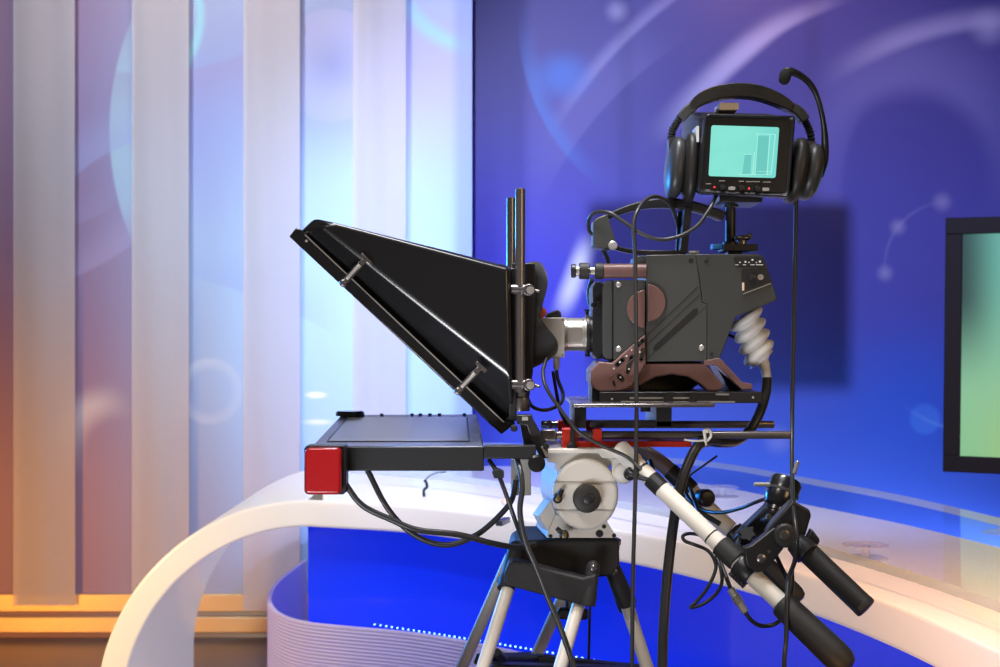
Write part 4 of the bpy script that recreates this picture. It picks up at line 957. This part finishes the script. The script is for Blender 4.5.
cable([(592,279,2.86),(589,290,2.87),(590,304,2.86),(596,312,2.85)], .0048, 'short black cable curving behind the knurled rings above the lens')
cable([(547,357,2.70),(543,372,2.68),(546,387,2.66),(558,406,2.65),(578,431,2.64),(600,444.5,2.64),(627,457,2.635),(641,470,2.62)], .0036, 'black cable running diagonally from the lens box over the red clamps', cable_g)
cable([(556.5,368,2.76),(558,380,2.76),(563,394,2.76),(560,404,2.74),(546,410,2.72),(533,407,2.72),(527,398,2.72)], .0036, 'black cable from the lens plug looping back to the hood')
cable([(553,372,2.78),(556,390,2.80),(560,410,2.81),(566,424,2.82)], .0036, 'black cable dropping straight from the lens box behind the red clamps')
cable([(767,377,2.79),(766,392,2.79),(760,412,2.79),(750,430,2.78),(736,441,2.75),(720,442.5,2.71),(708,441.5,2.69),(698,446,2.67),(689,462,2.66),(681,485,2.65),(674,520,2.64),(668,570,2.62),(664,620,2.60),(662,680,2.58),(660,850,2.5)], .0098, 'thick black cable from the ribbed boot looping past the cable tie to the floor', n=18)
cable([(796,204,2.77),(795,260,2.76),(793.5,340,2.75),(792,420,2.72),(792,470,2.62),(793,500,2.52),(795,520,2.46),(797,540,2.44),(795,560,2.46),(789,578,2.48),(787,600,2.46),(786,640,2.44),(784,680,2.42),(784,850,2.40)], .0042, 'thin headset cord hanging down in front of the blue wall past the focus knob')
cable([(770,497,2.64),(755,502.5,2.66),(740,508.5,2.70),(722,512.5,2.76),(706,511,2.82),(692,502,2.86),(682,488,2.90),(672,478,2.92)], .0036, 'black cable running left from the focus knob to the far pan bar')
cable([(716,540,2.68),(704,536,2.66),(690,533.5,2.63),(683,536,2.62),(685,541,2.61),(694,544.5,2.60),(707,550,2.60),(714,559,2.59),(715.5,570,2.58),(708,587,2.57),(698,600,2.57),(690.5,607.5,2.57),(703,604,2.57),(715,595,2.57),(721.5,584,2.57),(721,570,2.58),(716,556,2.60)], .0034, 'thin black cable hanging in a narrow loop below the near pan bar')
cable([(690,488,2.84),(698,510,2.76),(707,530,2.70),(714,545,2.66),(722,566,2.60),(731,590,2.55)], .0040, 'black lead dropping along the pan bars into the silver connector')
cn = thing('cable_connector', 'silver ribbed cable connector hanging below the near pan bar', 'connector', P(747,612,2.54))
A, B = P(730.5,589,2.55), P(746,613,2.53); dd = B-A; L = dd.length
MB().lathe(A, dd, [(0,.006),(.001,.0072),(L*.3,.0072),(L*.31,.0085),(L*.62,.0085),(L*.63,.0072),(L-.001,.0068),(L,.005)], 20).build('shell', steel, cn)
m = MB()
for k in range(6): m.lathe(A+dd*(.33+k*.05), dd, [(0,.0085),(.0006,.0092),(.0012,.0085)], 20)
m.build('grip_rib', gunmetal, cn)
cable([(745.5,612.5,2.53),(751,620,2.53),(760,625.5,2.53),(772,625,2.53),(781,619,2.52),(788,606,2.50),(792,590,2.50),(792,570,2.50)], .0040, 'black cable leaving the silver connector and curling up to the zoom grip')
cable([(770,543,2.54),(778,560,2.56),(786,578,2.56),(789,596,2.54)], .0042, 'thin black cable hanging behind the zoom control bracket')
cable([(590,600,2.86),(589.5,625,2.86),(588.5,680,2.86),(588,860,2.80)], .0030, 'thin cord hanging between the tripod legs', name='cord')
tag(MB().tube([P(686,478,2.80), P(717,456,2.76)], .0022, n=10, sub=1).build('cable_end', black_satin), 'thin stiff black rod pointing up right from the pan bars', 'rod')
cable([(650,461,2.90),(656,478,2.86),(668,490,2.84),(682,499,2.82),(700,512,2.80),(720,524,2.78)], .0052, 'black cable lying under the far pan bar')
cable([(646,457,2.98),(648,468,2.97),(654,476,2.96)], .0048, 'short black cable behind the pan bar joint')

# ---- small items on the desk
t = thing('microphone_clip', 'tiny black microphone clip standing on the white desk below the prompter monitor', 'clip', AZ(425,497,1.0))
b0 = AZ(425,497,1.0); s = .004
def bp_(x, y): return P(x, y, b0.y)
MB().tube([bp_(424,497)+V((0,0,.002)), bp_(424,490), bp_(427,487), bp_(426,482), bp_(424,480)], .006, n=8, sub=3).build('clip', black_satin, t)
MB().tube([bp_(425,482), bp_(428,477), bp_(436,473), bp_(446,472)], .0025, n=6, sub=4).build('wire', cable_m, t)
p0 = AZ(503,525,1.0); 
tag(MB().obox(p0+V((0,0,.012)), (.014,.045,0), (.012,-.004,0), (0,0,.010)).build('memory_stick', prompt_case, bevel=.003), 'small dark blue memory stick lying on the white desk beside the cables', 'memory stick')
p0 = AZ(506,506,1.0)
tag(MB().ell(p0+V((0,0,.018)), (.018,.018,.018)).build('ear_plug', beige), 'tiny beige ball on the white desk just left of the grey box', 'ear plug')

# ------------------------------------------------------------------ lights
def area(name, loc, tgt, size, e, col, sy=None, spread=180):
    l = bpy.data.lights.new(name, 'AREA'); l.energy = e; l.color = col; l.size = size; l.spread = math.radians(spread)
    if sy: l.shape = 'RECTANGLE'; l.size_y = sy
    o = bpy.data.objects.new(name, l); COL.objects.link(o); o.location = loc
    o.rotation_euler = (V(tgt)-V(loc)).to_track_quat('-Z', 'Y').to_euler(); return o
def spot(name, loc, tgt, ang, e, col, r=.1, blend=.6):
    l = bpy.data.lights.new(name, 'SPOT'); l.energy = e; l.color = col; l.spot_size = math.radians(ang); l.spot_blend = blend; l.shadow_soft_size = r
    o = bpy.data.objects.new(name, l); COL.objects.link(o); o.location = loc
    o.rotation_euler = (V(tgt)-V(loc)).to_track_quat('-Z', 'Y').to_euler(); return o
area('key_softbox', (-.7,1.3,3.5), (.15,2.75,1.45), .8, 2.5, (1,.95,.88), spread=45)
area('fill_softbox', (1.9,.4,2.2), (.3,2.8,1.3), .8, 2.2, (1,.66,.34), spread=70)
spot('blue_bounce_spot', (-2.1,5.2,1.9), (.15,2.75,1.6), 27, 520, (.03,.30,1), r=.35, blend=.4)  # added lamp standing in for blue light off the backdrop
spot('low_blue_bounce_spot', (-1.9,4.7,1.12), (.16,2.75,1.38), 17, 130, (.03,.30,1), r=.15, blend=.4)  # second added lamp for that blue light, reaching in below the hood
area('overhead_softbox', (0,2.5,4.1), (.1,2.7,1.7), 1.2, 8, (.97,.96,1), .7, spread=40)
area('hood_ridge_light', (-.75,1.4,.60), (-.1,2.6,1.6), 1.3, 3.4, (.95,.96,1), .28, spread=50)  # unseen lamp added to draw the highlight along the hood's ridge
# blue wall
spot('wall_key_spot', LK, P(800,420,YB), 58, 1450, (.56,.58,1), r=.05)  # added lamp, placed so the overhead blocker shades this wall
area('blue_wash', (1.6,7.75,.3), P(740,480,YB), 3.5, 15, (.40,.66,1), .15)
# pale wall
spot('pale_wall_spot', (-1.0,3.5,4.6), P(335,370,YL), 44, 500, (.80,.91,1), r=.3, blend=1)
spot('pale_wall_fill', (-2.2,3.0,4.2), P(300,30,YL), 62, 620, (.96,.95,1), r=.3, blend=1)
spot('amber_wall_spot', (-3.3,4.6,.4), P(-20,620,YL), 84, 270, (1,.36,.05), r=.3, blend=1)  # added lamp imitating the warm filter tint at lower left
spot('amber_top_spot', (-1.2,6.2,4.6), P(220,-40,YL), 90, 70, (1,.62,.32), r=.3, blend=1)  # added lamp for the brownish filter tint along the top
spot('amber_right_top_spot', (1.4,7.2,4.2), P(820,-30,YB), 100, 45, (1,.40,.15), r=.3, blend=1)  # added lamp, same brownish top tint over the blue wall
# desk
spot('desk_white_spot', (.0,3.9,2.9), P(480,520,5.3), 74, 125, (1,.98,.96), r=.2, blend=1)
spot('desk_left_spot', (-.6,3.7,2.9), P(300,500,6.0), 60, 95, (1,.94,.86), r=.2, blend=1)
spot('desk_amber_spot', (1.05,1.6,2.7), (1.45,3.7,1.0), 46, 520, (1,.43,.09), r=.2, blend=1)  # added lamp for the warm filter tint on the desk's right end
spot('low_amber_spot', (.25,1.5,.72), (1.12,3.0,.95), 34, 140, (1,.43,.09), r=.12, blend=1)  # second added lamp for that warm tint, aimed at the fascia
spot('arch_amber_spot', (-2.6,3.8,1.2), (-1.5,5.5,.45), 50, 190, (1,.60,.22), r=.2, blend=1)  # added lamp carrying the warm lower-left tint onto the arch
spot('ribbed_screen_spot', (-1.5,3.2,2.0), (-.6,5.2,.35), 34, 60, (.80,.78,1), r=.15, blend=.8)  # added lavender lamp to brighten the ribbed screen
w = bpy.data.worlds.new('studio'); scene.world = w; w.use_nodes = True
w.node_tree.nodes['Background'].inputs[0].default_value = (.75,.55,.42,1); w.node_tree.nodes['Background'].inputs[1].default_value = .09

# ------------------------------------------------------------------ camera
cd = bpy.data.cameras.new('view'); co = bpy.data.objects.new('view_camera', cd); COL.objects.link(co)
co.location = (0,0,EYE); co.rotation_euler = (math.radians(90),0,0)
cd.sensor_width = 36; cd.lens = F*36/1000; cd.clip_start = .05
cd.dof.use_dof = True; cd.dof.focus_distance = 2.68; cd.dof.aperture_fstop = 7.1
scene.camera = co
vs = scene.view_settings; vs.view_transform = 'Standard'; vs.look = 'None'; vs.gamma = 1; vs.exposure = 0; vs.use_curve_mapping = False
